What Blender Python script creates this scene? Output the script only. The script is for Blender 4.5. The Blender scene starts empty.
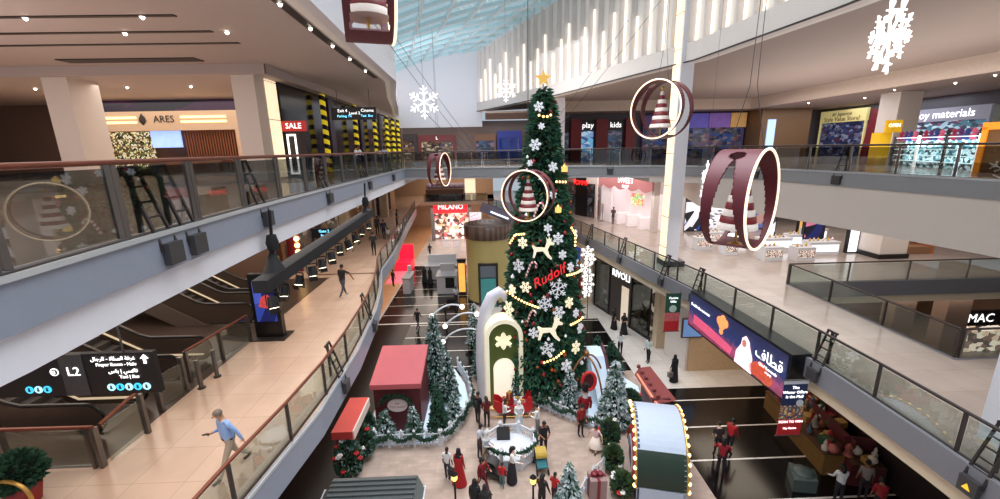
import bpy, bmesh, math, random
from mathutils import Vector, Matrix
R = random.Random(11)
C = bpy.context.scene.collection
PI = math.pi
cos, sin = math.cos, math.sin

# ------------------------------------------------------------------ mesh collector
class MB:
    def __init__(s): s.v = []; s.f = []; s.m = []; s.s = []
    def add(s, vs, fs, m=0, sm=False):
        o = len(s.v); s.v += [tuple(p) for p in vs]
        for f in fs:
            s.f.append(tuple(i + o for i in f)); s.m.append(m); s.s.append(sm)
        return s
    def box(s, x0, y0, z0, x1, y1, z1, m=0):
        v = [(x0,y0,z0),(x1,y0,z0),(x1,y1,z0),(x0,y1,z0),(x0,y0,z1),(x1,y0,z1),(x1,y1,z1),(x0,y1,z1)]
        return s.add(v, [(0,3,2,1),(4,5,6,7),(0,1,5,4),(1,2,6,5),(2,3,7,6),(3,0,4,7)], m)
    def bar(s, p, q, w, h, m=0):
        p = Vector(p); q = Vector(q); d = (q - p).normalized()
        up = Vector((0,0,1)) if abs(d.z) < .9 else Vector((0,1,0))
        a = d.cross(up).normalized() * (w/2); b = a.cross(d).normalized() * (h/2)
        v = [p-a-b, p+a-b, p+a+b, p-a+b, q-a-b, q+a-b, q+a+b, q-a+b]
        return s.add(v, [(0,1,2,3),(7,6,5,4),(0,4,5,1),(1,5,6,2),(2,6,7,3),(3,7,4,0)], m)
    def tube(s, pts, r, n=8, m=0, closed=False):
        pts = [Vector(p) for p in pts]; k = len(pts); rs = r if isinstance(r, (list, tuple)) else [r]*k
        vs = []
        prev = None
        for i, p in enumerate(pts):
            if closed: d = pts[(i+1) % k] - pts[i-1]
            else: d = pts[min(i+1,k-1)] - pts[max(i-1,0)]
            d.normalize()
            if prev is None:
                up = Vector((0,0,1)) if abs(d.z) < .9 else Vector((1,0,0))
                a = d.cross(up).normalized()
            else:
                a = (prev - d*prev.dot(d)).normalized()
            prev = a; b = d.cross(a)
            for j in range(n):
                t = 2*PI*j/n; vs.append(p + (a*cos(t) + b*sin(t))*rs[i])
        fs = []
        for i in range(k if closed else k-1):
            i2 = (i+1) % k
            for j in range(n): fs.append((i*n+j, i*n+(j+1)%n, i2*n+(j+1)%n, i2*n+j))
        s.add(vs, fs, m, True)
        if not closed: s.add(vs[:n], [tuple(reversed(range(n)))], m); s.add(vs[-n:], [tuple(range(n))], m)
        return s
    def lathe(s, prof, n=20, c=(0,0,0), m=0, sx=1, sy=1, sm=True):
        vs = []
        for r, z in prof:
            for j in range(n):
                t = 2*PI*j/n; vs.append((c[0]+r*sx*cos(t), c[1]+r*sy*sin(t), c[2]+z))
        fs = []
        for i in range(len(prof)-1):
            for j in range(n): fs.append((i*n+j, i*n+(j+1)%n, (i+1)*n+(j+1)%n, (i+1)*n+j))
        s.add(vs, fs, m, sm)
        if prof[0][0] > 1e-4: s.add(vs[:n], [tuple(reversed(range(n)))], m)
        if prof[-1][0] > 1e-4: s.add(vs[-n:], [tuple(range(n))], m)
        return s
    def sphere(s, c, r, n=10, m=0, sx=1, sy=1, sz=1):
        k = max(4, n//2)
        return s.lathe([(r*max(sin(PI*i/k),1e-5), -r*cos(PI*i/k)*sz) for i in range(k+1)], n, c, m, sx, sy)
    def prism(s, poly, z0, z1, m=0, mtop=None):
        n = len(poly)
        if sum(poly[i][0]*poly[(i+1)%n][1]-poly[(i+1)%n][0]*poly[i][1] for i in range(n)) < 0: poly = poly[::-1]
        v = [(x,y,z0) for x,y in poly] + [(x,y,z1) for x,y in poly]
        s.add(v, [tuple(reversed(range(n)))] + [(i,(i+1)%n,n+(i+1)%n,n+i) for i in range(n)], m)
        s.add(v, [tuple(range(n,2*n))], m if mtop is None else mtop)
        return s
    def strip(s, pts, off0, off1, z0, z1, m=0):
        """a wall of constant thickness along an open polyline in plan; offsets are to the left of the travel direction"""
        k = len(pts); nr = []
        for i in range(k):
            a = Vector(pts[max(i-1,0)]); b = Vector(pts[min(i+1,k-1)]); d = (b-a).normalized()
            nr.append(Vector((-d.y, d.x)))
        A = [Vector(p)+n*off0 for p,n in zip(pts,nr)]; B = [Vector(p)+n*off1 for p,n in zip(pts,nr)]
        v = []
        for a,b in zip(A,B): v += [(a.x,a.y,z0),(b.x,b.y,z0),(b.x,b.y,z1),(a.x,a.y,z1)]
        f = [(0,1,2,3),((k-1)*4+3,(k-1)*4+2,(k-1)*4+1,(k-1)*4)]
        for i in range(k-1):
            o=i*4; q=o+4
            for j in range(4): f.append((o+j,q+j,q+(j+1)%4,o+(j+1)%4))
        return s.add(v, f, m)
    def plate(s, poly, org, ux, uy, th, m=0):
        """flat polygon (2d) placed with axes ux, uy at org and extruded by th along ux x uy"""
        org=Vector(org); ux=Vector(ux); uy=Vector(uy); nz=ux.cross(uy).normalized(); n=len(poly)
        if sum(poly[i][0]*poly[(i+1)%n][1]-poly[(i+1)%n][0]*poly[i][1] for i in range(n)) < 0: poly = poly[::-1]
        v=[org+ux*x+uy*y-nz*th/2 for x,y in poly]+[org+ux*x+uy*y+nz*th/2 for x,y in poly]
        return s.add(v,[tuple(reversed(range(n))),tuple(range(n,2*n))]+[(i,(i+1)%n,n+(i+1)%n,n+i) for i in range(n)],m)
    def quad(s, a, b, c, d, m=0): return s.add([a,b,c,d], [(0,1,2,3)], m)
    def merge(s, o, M=None, dm=0):
        vs = o.v if M is None else [tuple(M @ Vector(p)) for p in o.v]
        k=len(s.v); s.v += vs
        s.f += [tuple(i+k for i in f) for f in o.f]; s.m += [m+dm for m in o.m]; s.s += o.s
        return s
    def mesh(s, name, mats, off=(0,0,0)):
        me = bpy.data.meshes.new(name)
        me.from_pydata([(p[0]-off[0],p[1]-off[1],p[2]-off[2]) for p in s.v], [], s.f)
        for m in (mats if isinstance(mats,(list,tuple)) else [mats]): me.materials.append(m)
        me.polygons.foreach_set('material_index', s.m); me.polygons.foreach_set('use_smooth', s.s)
        me.update()
        return me

OFF = {}
def part(name, mb, mats, parent):
    """one mesh object under its thing (or part); coordinates are world unless the thing was made as a prototype at the origin"""
    off = OFF.get(parent.name, (0,0,0))
    o = bpy.data.objects.new(name, mb.mesh(name, mats, off)); C.objects.link(o); o.parent = parent
    OFF[o.name] = off
    return o
def props(o, label, cat, group=None):
    o['label']=label; o['category']=cat
    if group: o['group']=group
    return o
def thing(name, label, cat, loc=(0,0,0), rz=0, group=None, local=False):
    o = bpy.data.objects.new(name, None); C.objects.link(o); o.location=loc; o.rotation_euler=(0,0,rz)
    o.empty_display_size=.1
    if not local: OFF[o.name]=tuple(loc)
    return props(o,label,cat,group)
def single(name, mb, mats, label, cat, group=None, loc=None, rz=0):
    """a thing that is one mesh; with loc the mesh is local, else world"""
    if loc is None:
        xs=[p[0] for p in mb.v]; ys=[p[1] for p in mb.v]; zs=[p[2] for p in mb.v]
        base=((min(xs)+max(xs))/2,(min(ys)+max(ys))/2,min(zs)); off=base
    else: base=loc; off=(0,0,0)
    o=bpy.data.objects.new(name, mb.mesh(name,mats,off)); C.objects.link(o); o.location=base; o.rotation_euler=(0,0,rz)
    OFF[o.name]=off
    return props(o,label,cat,group)
def struct(name, mb, mats):
    o=bpy.data.objects.new(name, mb.mesh(name,mats)); C.objects.link(o); o['kind']='structure'; return o
def dup(root, loc, rz=0, label=None, group=None, scale=None, tilt=None):
    r=root.copy(); C.objects.link(r); r.location=loc; r.rotation_euler=(0,0,rz) if tilt is None else (tilt[0],tilt[1],rz)
    if label: r['label']=label
    if group: r['group']=group
    if scale is not None: r.scale=(scale,)*3 if not isinstance(scale,tuple) else scale
    for ch in list(root.children):
        c=ch.copy(); C.objects.link(c); c.parent=r
        for g in ch.children:
            d=g.copy(); C.objects.link(d); d.parent=c
    return r

# ------------------------------------------------------------------ materials
def lin(c):
    return tuple((x/12.92 if x<=.04045 else ((x+.055)/1.055)**2.4) for x in [k/255 for k in c])
MC={}
def M(name, rgb, rough=.5, metal=0, emit=0, ecol=None, noise=.06, nscale=6., spec=.5):
    """principled material whose colour wanders a little with a noise texture"""
    if name in MC: return MC[name]
    m=bpy.data.materials.new(name); m.use_nodes=True; nt=m.node_tree; b=nt.nodes['Principled BSDF']
    col=lin(rgb)+(1,)
    if noise>0:
        tc=nt.nodes.new('ShaderNodeTexCoord'); nz=nt.nodes.new('ShaderNodeTexNoise'); nz.inputs['Scale'].default_value=nscale; nz.inputs['Detail'].default_value=3
        mx=nt.nodes.new('ShaderNodeMix'); mx.data_type='RGBA'
        mx.inputs['A'].default_value=tuple(k*(1-noise*2) for k in col[:3])+(1,); mx.inputs['B'].default_value=tuple(min(1,k*(1+noise*2)) for k in col[:3])+(1,)
        nt.links.new(tc.outputs['Object'],nz.inputs['Vector']); nt.links.new(nz.outputs['Fac'],mx.inputs['Factor']); nt.links.new(mx.outputs['Result'],b.inputs['Base Color'])
    else: b.inputs['Base Color'].default_value=col
    b.inputs['Roughness'].default_value=rough; b.inputs['Metallic'].default_value=metal
    b.inputs['Specular IOR Level'].default_value=spec
    if emit>0:
        b.inputs['Emission Color'].default_value=(lin(ecol) if ecol else lin(rgb))+(1,); b.inputs['Emission Strength'].default_value=emit
    MC[name]=m; return m
def glass(name, tint, refl=.10, rough=.02):
    if name in MC: return MC[name]
    m=bpy.data.materials.new(name); m.use_nodes=True; nt=m.node_tree; nt.nodes.clear()
    o=nt.nodes.new('ShaderNodeOutputMaterial'); t=nt.nodes.new('ShaderNodeBsdfTransparent'); t.inputs['Color'].default_value=tint+(1,)
    g=nt.nodes.new('ShaderNodeBsdfGlossy'); g.inputs['Roughness'].default_value=rough; g.inputs['Color'].default_value=(.9,.95,.95,1)
    lw=nt.nodes.new('ShaderNodeLayerWeight'); lw.inputs['Blend'].default_value=.25
    mr=nt.nodes.new('ShaderNodeMapRange'); mr.inputs['To Min'].default_value=refl*.4; mr.inputs['To Max'].default_value=refl*3
    mx=nt.nodes.new('ShaderNodeMixShader')
    nt.links.new(lw.outputs['Fresnel'],mr.inputs['Value']); nt.links.new(mr.outputs['Result'],mx.inputs['Fac'])
    nt.links.new(t.outputs[0],mx.inputs[1]); nt.links.new(g.outputs[0],mx.inputs[2]); nt.links.new(mx.outputs[0],o.inputs['Surface'])
    MC[name]=m; return m
def tiles(name, rgb, rgb2, size, gap=.012, rough=.25, axis=(1,1), mortar=None, noise=.5, bump=0):
    """tiled stone: Brick texture in object space"""
    if name in MC: return MC[name]
    m=bpy.data.materials.new(name); m.use_nodes=True; nt=m.node_tree; b=nt.nodes['Principled BSDF']
    tc=nt.nodes.new('ShaderNodeTexCoord'); br=nt.nodes.new('ShaderNodeTexBrick'); br.offset=0
    br.inputs['Scale'].default_value=1; br.inputs['Brick Width'].default_value=size*axis[0]; br.inputs['Row Height'].default_value=size*axis[1]; br.inputs['Mortar Size'].default_value=gap
    br.inputs['Color1'].default_value=lin(rgb)+(1,); br.inputs['Color2'].default_value=lin(rgb2)+(1,); br.inputs['Mortar'].default_value=(lin(mortar) if mortar else tuple(k*.6 for k in lin(rgb)))+(1,)
    nz=nt.nodes.new('ShaderNodeTexNoise'); nz.inputs['Scale'].default_value=1.3; nz.inputs['Detail'].default_value=6
    mx=nt.nodes.new('ShaderNodeMix'); mx.data_type='RGBA'; mx.blend_type='MULTIPLY'; mx.inputs['Factor'].default_value=noise
    nt.links.new(tc.outputs['Object'],br.inputs['Vector']); nt.links.new(tc.outputs['Object'],nz.inputs['Vector'])
    cr=nt.nodes.new('ShaderNodeValToRGB'); cr.color_ramp.elements[0].position=.3; cr.color_ramp.elements[0].color=(.6,.6,.6,1); cr.color_ramp.elements[1].position=.7
    nt.links.new(nz.outputs['Fac'],cr.inputs['Fac'])
    nt.links.new(br.outputs['Color'],mx.inputs['A']); nt.links.new(cr.outputs['Color'],mx.inputs['B']); nt.links.new(mx.outputs['Result'],b.inputs['Base Color'])
    b.inputs['Roughness'].default_value=rough
    MC[name]=m; return m
def stripes(name, c1, c2, period, frac, direction, rough=.4, emit=0, emit2=0, phase=0):
    """bands across a direction (object space)"""
    if name in MC: return MC[name]
    m=bpy.data.materials.new(name); m.use_nodes=True; nt=m.node_tree; b=nt.nodes['Principled BSDF']
    tc=nt.nodes.new('ShaderNodeTexCoord'); d=nt.nodes.new('ShaderNodeVectorMath'); d.operation='DOT_PRODUCT'; d.inputs[1].default_value=direction
    ad=nt.nodes.new('ShaderNodeMath'); ad.operation='ADD'; ad.inputs[1].default_value=phase+1000*period
    md=nt.nodes.new('ShaderNodeMath'); md.operation='MODULO'; md.inputs[1].default_value=period
    lt=nt.nodes.new('ShaderNodeMath'); lt.operation='LESS_THAN'; lt.inputs[1].default_value=period*frac
    mx=nt.nodes.new('ShaderNodeMix'); mx.data_type='RGBA'; mx.inputs['A'].default_value=lin(c2)+(1,); mx.inputs['B'].default_value=lin(c1)+(1,)
    nt.links.new(tc.outputs['Object'],d.inputs[0]); nt.links.new(d.outputs['Value'],ad.inputs[0]); nt.links.new(ad.outputs[0],md.inputs[0]); nt.links.new(md.outputs[0],lt.inputs[0]); nt.links.new(lt.outputs[0],mx.inputs['Factor']); nt.links.new(mx.outputs['Result'],b.inputs['Base Color'])
    b.inputs['Roughness'].default_value=rough
    if emit or emit2:
        nt.links.new(mx.outputs['Result'],b.inputs['Emission Color'])
        mr=nt.nodes.new('ShaderNodeMapRange'); mr.inputs['To Min'].default_value=emit2; mr.inputs['To Max'].default_value=emit
        nt.links.new(lt.outputs[0],mr.inputs['Value']); nt.links.new(mr.outputs['Result'],b.inputs['Emission Strength'])
    MC[name]=m; return m
def blotch(name, cols, scale, emit=1., rough=.4):
    """a screen or a crowded shelf: coloured cells, self-lit"""
    if name in MC: return MC[name]
    m=bpy.data.materials.new(name); m.use_nodes=True; nt=m.node_tree; b=nt.nodes['Principled BSDF']
    tc=nt.nodes.new('ShaderNodeTexCoord'); mp=nt.nodes.new('ShaderNodeMapping')
    kk=1.0 if ('clouds' in name or 'ad' in name.split() or 'picture' in name) else 2.3
    mp.inputs['Scale'].default_value=tuple(kk*q for q in (scale if isinstance(scale,tuple) else (scale,)*3))
    vo=nt.nodes.new('ShaderNodeTexVoronoi'); vo.inputs['Scale'].default_value=1
    sp=nt.nodes.new('ShaderNodeSeparateColor'); cr=nt.nodes.new('ShaderNodeValToRGB'); cr.color_ramp.interpolation='CONSTANT'
    e=cr.color_ramp.elements
    while len(e)<len(cols): e.new(.5)
    for i,cc in enumerate(cols): e[i].position=i/len(cols); e[i].color=lin(cc)+(1,)
    nt.links.new(tc.outputs['Object'],mp.inputs['Vector']); nt.links.new(mp.outputs['Vector'],vo.inputs['Vector']); nt.links.new(vo.outputs['Color'],sp.inputs['Color']); nt.links.new(sp.outputs['Red'],cr.inputs['Fac'])
    nt.links.new(cr.outputs['Color'],b.inputs['Base Color']); nt.links.new(cr.outputs['Color'],b.inputs['Emission Color']); b.inputs['Emission Strength'].default_value=emit; b.inputs['Roughness'].default_value=rough
    MC[name]=m; return m

# ------------------------------------------------------------------ lettering
AR={'ا':(0xFE8D,0xFE8E,0,0),'ب':(0xFE8F,0xFE90,0xFE91,0xFE92),'ة':(0xFE93,0xFE94,0,0),'ت':(0xFE95,0xFE96,0xFE97,0xFE98),'ج':(0xFE9D,0xFE9E,0xFE9F,0xFEA0),
 'ر':(0xFEAD,0xFEAE,0,0),'س':(0xFEB1,0xFEB2,0xFEB3,0xFEB4),'ص':(0xFEB9,0xFEBA,0xFEBB,0xFEBC),'ط':(0xFEC1,0xFEC2,0xFEC3,0xFEC4),'غ':(0xFECD,0xFECE,0xFECF,0xFED0),'ف':(0xFED1,0xFED2,0xFED3,0xFED4),
 'ق':(0xFED5,0xFED6,0xFED7,0xFED8),'ك':(0xFED9,0xFEDA,0xFEDB,0xFEDC),'ل':(0xFEDD,0xFEDE,0xFEDF,0xFEE0),'و':(0xFEED,0xFEEE,0,0),'ي':(0xFEF1,0xFEF2,0xFEF3,0xFEF4)}
def arabic(t):
    out=[]
    for i,ch in enumerate(t):
        if ch not in AR: out.append(ch); continue
        p=i>0 and t[i-1] in AR and AR[t[i-1]][2]!=0
        n=i<len(t)-1 and t[i+1] in AR and AR[ch][2]!=0
        f=AR[ch]; out.append(chr(f[3] if p and n else f[2] if n else f[1] if p else f[0]))
    return ''.join(reversed(out))
def text_mesh(body, size, align='CENTER', thick=.01, shear=0):
    cu=bpy.data.curves.new('lettering','FONT'); cu.body=body; cu.size=size; cu.align_x=align; cu.align_y='CENTER'; cu.extrude=thick/2; cu.resolution_u=2; cu.shear=shear
    o=bpy.data.objects.new('lettering',cu); C.objects.link(o)
    dg=bpy.context.evaluated_depsgraph_get(); me=bpy.data.meshes.new_from_object(o.evaluated_get(dg))
    bpy.data.objects.remove(o); bpy.data.curves.remove(cu)
    return me
def text(body, size, mat, parent, pos, ang=0, align='CENTER', thick=.01, name='lettering', shear=0, roll=0):
    """lettering on an upright face whose reading direction in plan has the angle ang"""
    me=text_mesh(body,size,align,thick,shear); me.materials.clear(); me.materials.append(mat)
    off=OFF.get(parent.name,(0,0,0))
    Mx=Matrix.Translation(Vector(pos)-Vector(off)) @ Matrix.Rotation(ang,4,'Z') @ Matrix.Rotation(PI/2,4,'X') @ Matrix.Rotation(roll,4,'Z')
    me.transform(Mx)
    o=bpy.data.objects.new(name,me); C.objects.link(o); o.parent=parent; OFF[o.name]=off
    return o
# ------------------------------------------------------------------ the setting
m_floorL=tiles('peach stone',(218,188,166),(210,178,156),1.2,.006,.22,noise=.25)
m_floorR=tiles('grey stone',(186,172,162),(176,160,150),1.2,.006,.16,noise=.3)
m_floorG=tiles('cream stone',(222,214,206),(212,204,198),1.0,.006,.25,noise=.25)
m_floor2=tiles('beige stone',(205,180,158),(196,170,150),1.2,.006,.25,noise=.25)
m_peachG=tiles('warm stone',(232,180,136),(226,172,128),1.2,.006,.3,noise=.25)
m_black=M('black granite',(16,13,14),.22,noise=.2,spec=.25)
m_bstrip=stripes('black granite with pale lines',(225,215,205),(16,13,14),2.2,.04,(0,1,0),.16,phase=.19)
m_carpet=tiles('village carpet',(198,176,162),(186,162,148),.42,.012,.85,axis=(1,.5),mortar=(186,164,150),noise=.75)
m_dark=M('dark recess',(34,30,30),.5)
m_fascia=M('blue grey panel',(146,153,168),.35,noise=.02)
m_fasciaR=M('grey panel',(128,128,134),.35,noise=.02)
m_white=M('white plaster',(232,231,238),.6,noise=.01)
m_whiteR=M('warm white plaster',(226,216,208),.6,noise=.01)
m_ceilL=M('mauve ceiling',(190,178,176),.7,noise=.015)
m_ceilR=M('taupe ceiling',(170,154,146),.7,noise=.02,nscale=.3)
m_slot=M('dark slot',(40,30,28),.5,noise=0)
m_led=M('white strip light',(255,248,240),.4,emit=4,noise=0)
m_ledw=M('warm strip light',(255,225,185),.4,emit=3.2,noise=0)
m_spot=M('spot lamp',(255,244,225),.4,emit=14,noise=0)
m_steel=M('brushed steel',(120,116,114),.35,.8,noise=.03)
m_dsteel=M('dark steel',(74,68,66),.4,.6,noise=.03)
m_copper=M('copper rail',(128,72,54),.35,.5,noise=.05)
m_glass=glass('clear glass',(.86,.90,.88),.07)
m_glassD=glass('dark tinted glass',(.52,.53,.52),.14)  # on the left gallery panes the dark tint stands in for dark reflections
m_glassW=glass('misty glass',(.80,.84,.82),.10)
m_sky=glass('blue skylight glass',(.78,1.0,1.0),.04)
m_frame=M('pale skylight frame',(200,214,220),.5,emit=.12,noise=.02)  # slight glow added so the bars against the sky don't go dark
m_blackp=M('black panel',(20,19,22),.3,noise=.05)
m_panel=glass('display glass',(.8,.85,.9),.1)
m_led_in=M('luminous column facing',(255,226,190),.5,emit=1.0,noise=.15,nscale=1.2)

E1L=[(-5.8,-3),(-5.65,4.9),(-5.46,7.8),(-5.1,10.9),(-5.14,14.8),(-5.5,18.9),(-6.0,21.9),(-6.9,25.7),(-7.05,29.8),(-8.3,42),(-9.3,54)]
E1R=[(0,54),(4.5,45),(6.7,40),(8.0,35),(8.9,30),(9.7,25.3),(10.7,20),(11.1,15.4),(11.2,11.9),(11.15,9),(11.05,7),(11,-3)]
E2L=[(-5.7,-3),(-5.75,4.9),(-5.95,7),(-6.2,11),(-6.28,17),(-6.4,33)]
E2B=[(-6.4,33),(-.5,32.5),(6,31.2),(11.5,29.5),(14.2,27.6),(15.7,24.6),(16.8,19.5),(17.3,16),(17.6,13.9),(17.9,6),(18,-3)]
WL=[(-5.2,-3),(-5.25,13.3),(-5.5,17.6),(-5.85,27.8),(-7.6,36),(-9.2,45),(-11,54)]
WR=[(-.62,54),(6.74,38.8),(10.5,28),(11.9,24.2),(12.7,15.6),(13,4),(13,-3)]

# ground floor
b=MB(); b.box(-26,-3,-.3,-9.2,76,0); struct('floor_ground_left',b,m_peachG)
b=MB(); b.box(-9.2,31,-.3,16,76,0); struct('floor_ground_far',b,m_floorG)
b=MB(); b.box(-9.2,-3,-.3,-6.3,31,0); struct('floor_ground_dark_border',b,m_black)
b=MB(); b.box(-6.3,22.9,-.3,8.6,31,0); struct('floor_ground_dark_middle',b,m_bstrip)
b=MB(); b.box(-6.3,-3,-.3,8.6,22.9,0); struct('floor_ground_village',b,m_carpet)
b=MB(); b.box(8.6,-3,-.3,16,20.8,0); struct('floor_ground_dark_right',b,m_bstrip)
b=MB(); b.box(8.6,20.8,-.3,16,31,0); struct('floor_ground_right',b,m_floorG)
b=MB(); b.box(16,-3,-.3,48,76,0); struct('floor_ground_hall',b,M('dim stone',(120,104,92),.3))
b=MB(); b.box(-9.0,31.2,0.0,-1.5,48,.004); struct('floor_ground_dark_far',b,m_bstrip)

# level one
b=MB(); b.prism(E1L+[(-9.7,54),(-9.7,-3)],5.95,6.0); struct('floor_level_one_left',b,m_floorL)
b=MB(); b.box(-26,-3,5.9,-9.7,9.0,5.995); b.box(-26,24.5,5.9,-9.7,76,5.995); struct('floor_level_one_far_left',b,m_floorL)
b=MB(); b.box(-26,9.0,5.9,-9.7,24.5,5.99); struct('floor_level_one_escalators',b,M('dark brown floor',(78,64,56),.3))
b=MB(); b.box(-10.8,25.05,6.0,-7.0,25.3,6.004); struct('trim_1',b,M('expansion joint',(120,92,78),.5,noise=0))
b=MB(); b.prism(E1L+[(-26,54),(-26,-3)],5.2,5.9); struct('ceiling_ground_left',b,m_whiteR)
b=MB(); b.strip(E1L,-.07,.0,5.2,6.06); struct('trim_2',b,m_fascia)
b=MB(); b.strip(E1L,-.09,-.06,6.0,6.08); struct('trim_3',b,M('pale clamp rail',(205,210,214),.3,.4,noise=0))
A=E1R+[(16.1,-3),(16.1,40),(6.7,40)][:2]
b=MB(); b.prism(E1R[2:]+[(16.1,-3),(16.1,40)],5.95,6.0); struct('floor_level_one_right',b,m_floorR)
b=MB(); b.box(16.1,20.9,5.95,48,76,6.0); b.prism([(0,54),(4.5,45),(6.7,40),(16.1,40),(16.1,76),(0,76)],5.95,6.0); struct('floor_level_one_right_far',b,m_floorR)
b=MB(); b.box(16.1,-3,5.95,48,12.7,6.0); struct('floor_level_one_right_near',b,m_floorR)
b=MB(); b.prism([(x+.12,y) for x,y in E1R[2:]]+[(16.1,-3),(16.1,40)],4.8,5.95); b.box(16.1,20.9,4.8,48,76,5.95); b.box(16.1,-3,4.8,48,12.7,5.95); b.prism([(.1,54),(4.6,45),(6.8,40),(16.1,40),(16.1,76),(0,76)],4.8,5.95)
struct('ceiling_ground_right',b,M('cream bulkhead',(232,214,186),.6,noise=.01))
b=MB(); b.strip(E1R,-.06,.06,5.3,6.05); struct('trim_4',b,m_fasciaR)
b=MB(); b.box(16.0,20.85,5.2,48,20.98,6.05); b.box(16.02,12.7,5.3,16.12,20.9,6.05); b.box(16.0,12.6,5.3,48,12.72,6.05); struct('trim_5',b,m_fasciaR)
b=MB(); b.box(-10,61,5.5,1,66,6.0); struct('floor_level_one_bridge',b,m_floorL)
b=MB(); b.box(-26,66,5.9,1,76,6.0); struct('floor_level_one_end',b,m_floorL)

# level two
b=MB(); b.prism(E2L+[(-6.4,38),(-8,46),(-9.5,54),(-48,54),(-48,-3)],11.95,12.0); b.box(-48,54,11.95,48,76,12.0); struct('floor_level_two_left',b,m_floor2)
b=MB(); b.prism(E2L+[(-6.4,38),(-8,46),(-9.5,54),(-48,54),(-48,-3)],10.8,11.95); b.box(-48,54,10.8,48,76,11.95); struct('ceiling_level_one_left',b,m_white)
b=MB(); b.strip(E2L,-.08,.02,11.35,12.03); struct('trim_6',b,m_fascia)
b=MB(); b.strip(E2L,-.12,-.06,11.98,12.06); struct('trim_7',b,M('pale clamp rail',(205,210,214)))
b=MB(); b.prism(E2B[:4]+[(11.5,36),(5.5,38),(-6.4,38)],11.95,12.0); struct('floor_level_two_bridge',b,m_floor2)
b=MB(); b.prism(E2B[:4]+[(11.5,36),(5.5,38),(-6.4,38)],11.2,11.95); struct('ceiling_level_one_bridge',b,m_white)
b=MB(); b.prism(E2B[3:]+[(48,-3),(48,54),(1,54),(5.5,38),(11.5,36)],11.95,12.0); struct('floor_level_two_right',b,m_floorR)
b=MB(); b.prism(E2B[4:]+[(48,-3),(48,44.3),(16.5,44.3),(16.5,35.5)],9.4,11.95); struct('ceiling_level_one_right',b,m_whiteR)
b=MB(); b.prism([E2B[3],E2B[4],(16.5,35.5),(16.5,44.3),(48,44.3),(48,54),(1,54),(5.5,38),(11.5,36)],10.9,11.95); struct('ceiling_level_one_walk_right',b,m_whiteR)
b=MB(); b.strip([(11.0,50),(16.4,36.2),(16.4,34.2)],-.05,.1,6,10.95); struct('wall_level_one_shops_right',b,M('pale shop wall',(206,200,200)))
b=MB(); b.strip(E2B,-.08,.04,11.35,12.03); struct('trim_8',b,M('grey green panel',(152,154,158),.35,noise=.02))
b=MB(); b.strip(E2B,-.12,-.06,11.98,12.06); struct('trim_9',b,M('pale clamp rail',(205,210,214)))

# ceilings of level two and the upper walls
CL=[(-5.2,-3),(-5.25,13.3),(-5.5,17.6),(-5.85,27.8),(-7.6,36),(-9.2,45),(-11,54)]
b=MB(); b.prism(CL+[(-11.1,54),(-10.6,29),(-10.6,22),(-48,22),(-48,-3)],17.6,17.9)
b.box(-48,21.95,17.15,-10.6,22.1,17.65); b.prism([(-10.75,22),(-10.6,22),(-10.6,29),(-11.1,54),(-11.25,54),(-10.75,29)],17.15,17.65); struct('ceiling_level_two_left',b,m_ceilL)
b=MB(); b.prism([(-48,22.1),(-10.7,22.1),(-10.7,29),(-11.2,54),(-48,54)],17.15,17.3); struct('ceiling_level_two_back_left',b,m_ceilL)
b=MB()
for y,x0 in ((14.55,-32),(16.35,-32),(18.0,-32)): b.box(x0,y-.09,17.57,-9.5,y+.09,17.6)
b.box(-18.9,20.45,17.56,-12.9,21.2,17.6)
b.strip([(-5.75,4),(-5.8,13.3),(-6.05,17.6),(-6.4,26.5)],-.14,.14,17.57,17.6); struct('trim_10',b,m_slot)
WR2=[(x,y) for x,y in WR]
b=MB(); b.prism(WR2+[(27,-3),(27.3,44),(-.6,54)],17.9,18.2); struct('ceiling_level_two_right',b,m_ceilR)
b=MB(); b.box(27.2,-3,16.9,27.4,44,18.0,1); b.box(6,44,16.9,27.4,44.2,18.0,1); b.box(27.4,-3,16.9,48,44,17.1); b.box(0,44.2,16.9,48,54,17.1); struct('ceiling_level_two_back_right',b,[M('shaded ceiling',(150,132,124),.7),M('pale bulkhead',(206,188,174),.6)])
b=MB(); b.strip(WR2,-.5,-.42,17.86,17.92); struct('trim_11',b,m_slot)
def fin_wall(name, pts, z0, z1, side, step, mats):
    """upper atrium wall: white band, then upright blades with lit strips between them"""
    b=MB(); b.strip(pts,0,side*.3,z0-.02,z1,0)
    b.strip(pts,-side*.38,0,z0-.02,z0+1.0,1)
    P=[Vector(p) for p in pts]; k=0; d=.4
    for a,c in zip(P,P[1:]):
        L=(c-a).length; u=(c-a)/L; n=Vector((-u.y,u.x))*(-side)
        while d<L:
            p=a+u*d; q=p+n*.36
            b.bar((p.x+n.x*.18,p.y+n.y*.18,z0+1.0),(p.x+n.x*.18,p.y+n.y*.18,z1),.36,.16,1)
            if k%1==0:
                e=p+u*.3+n*.10; b.bar((e.x,e.y,z0+1.05),(e.x,e.y,z0+3.6+(k%3)*.9),.10,.10,2)
            d+=step; k+=1
        d-=L
    return struct(name,b,mats)
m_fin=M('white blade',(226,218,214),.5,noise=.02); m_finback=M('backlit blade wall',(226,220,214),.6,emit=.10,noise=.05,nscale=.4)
m_finled=M('soft strip light',(255,244,230),.4,emit=1.2,noise=0)
fin_wall('wall_right_upper',WR2,17.9,26.5,1,1.25,[m_finback,m_fin,m_finled])
fin_wall('wall_left_upper',WL,17.6,22.6,1,1.0,[m_finback,m_white,m_finled])
b=MB(); b.prism([(-11.2,54),(-.4,54),(-.4,54.4),(-11.2,54.4)],16.1,25.5); struct('wall_end_upper',b,m_white)

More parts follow.
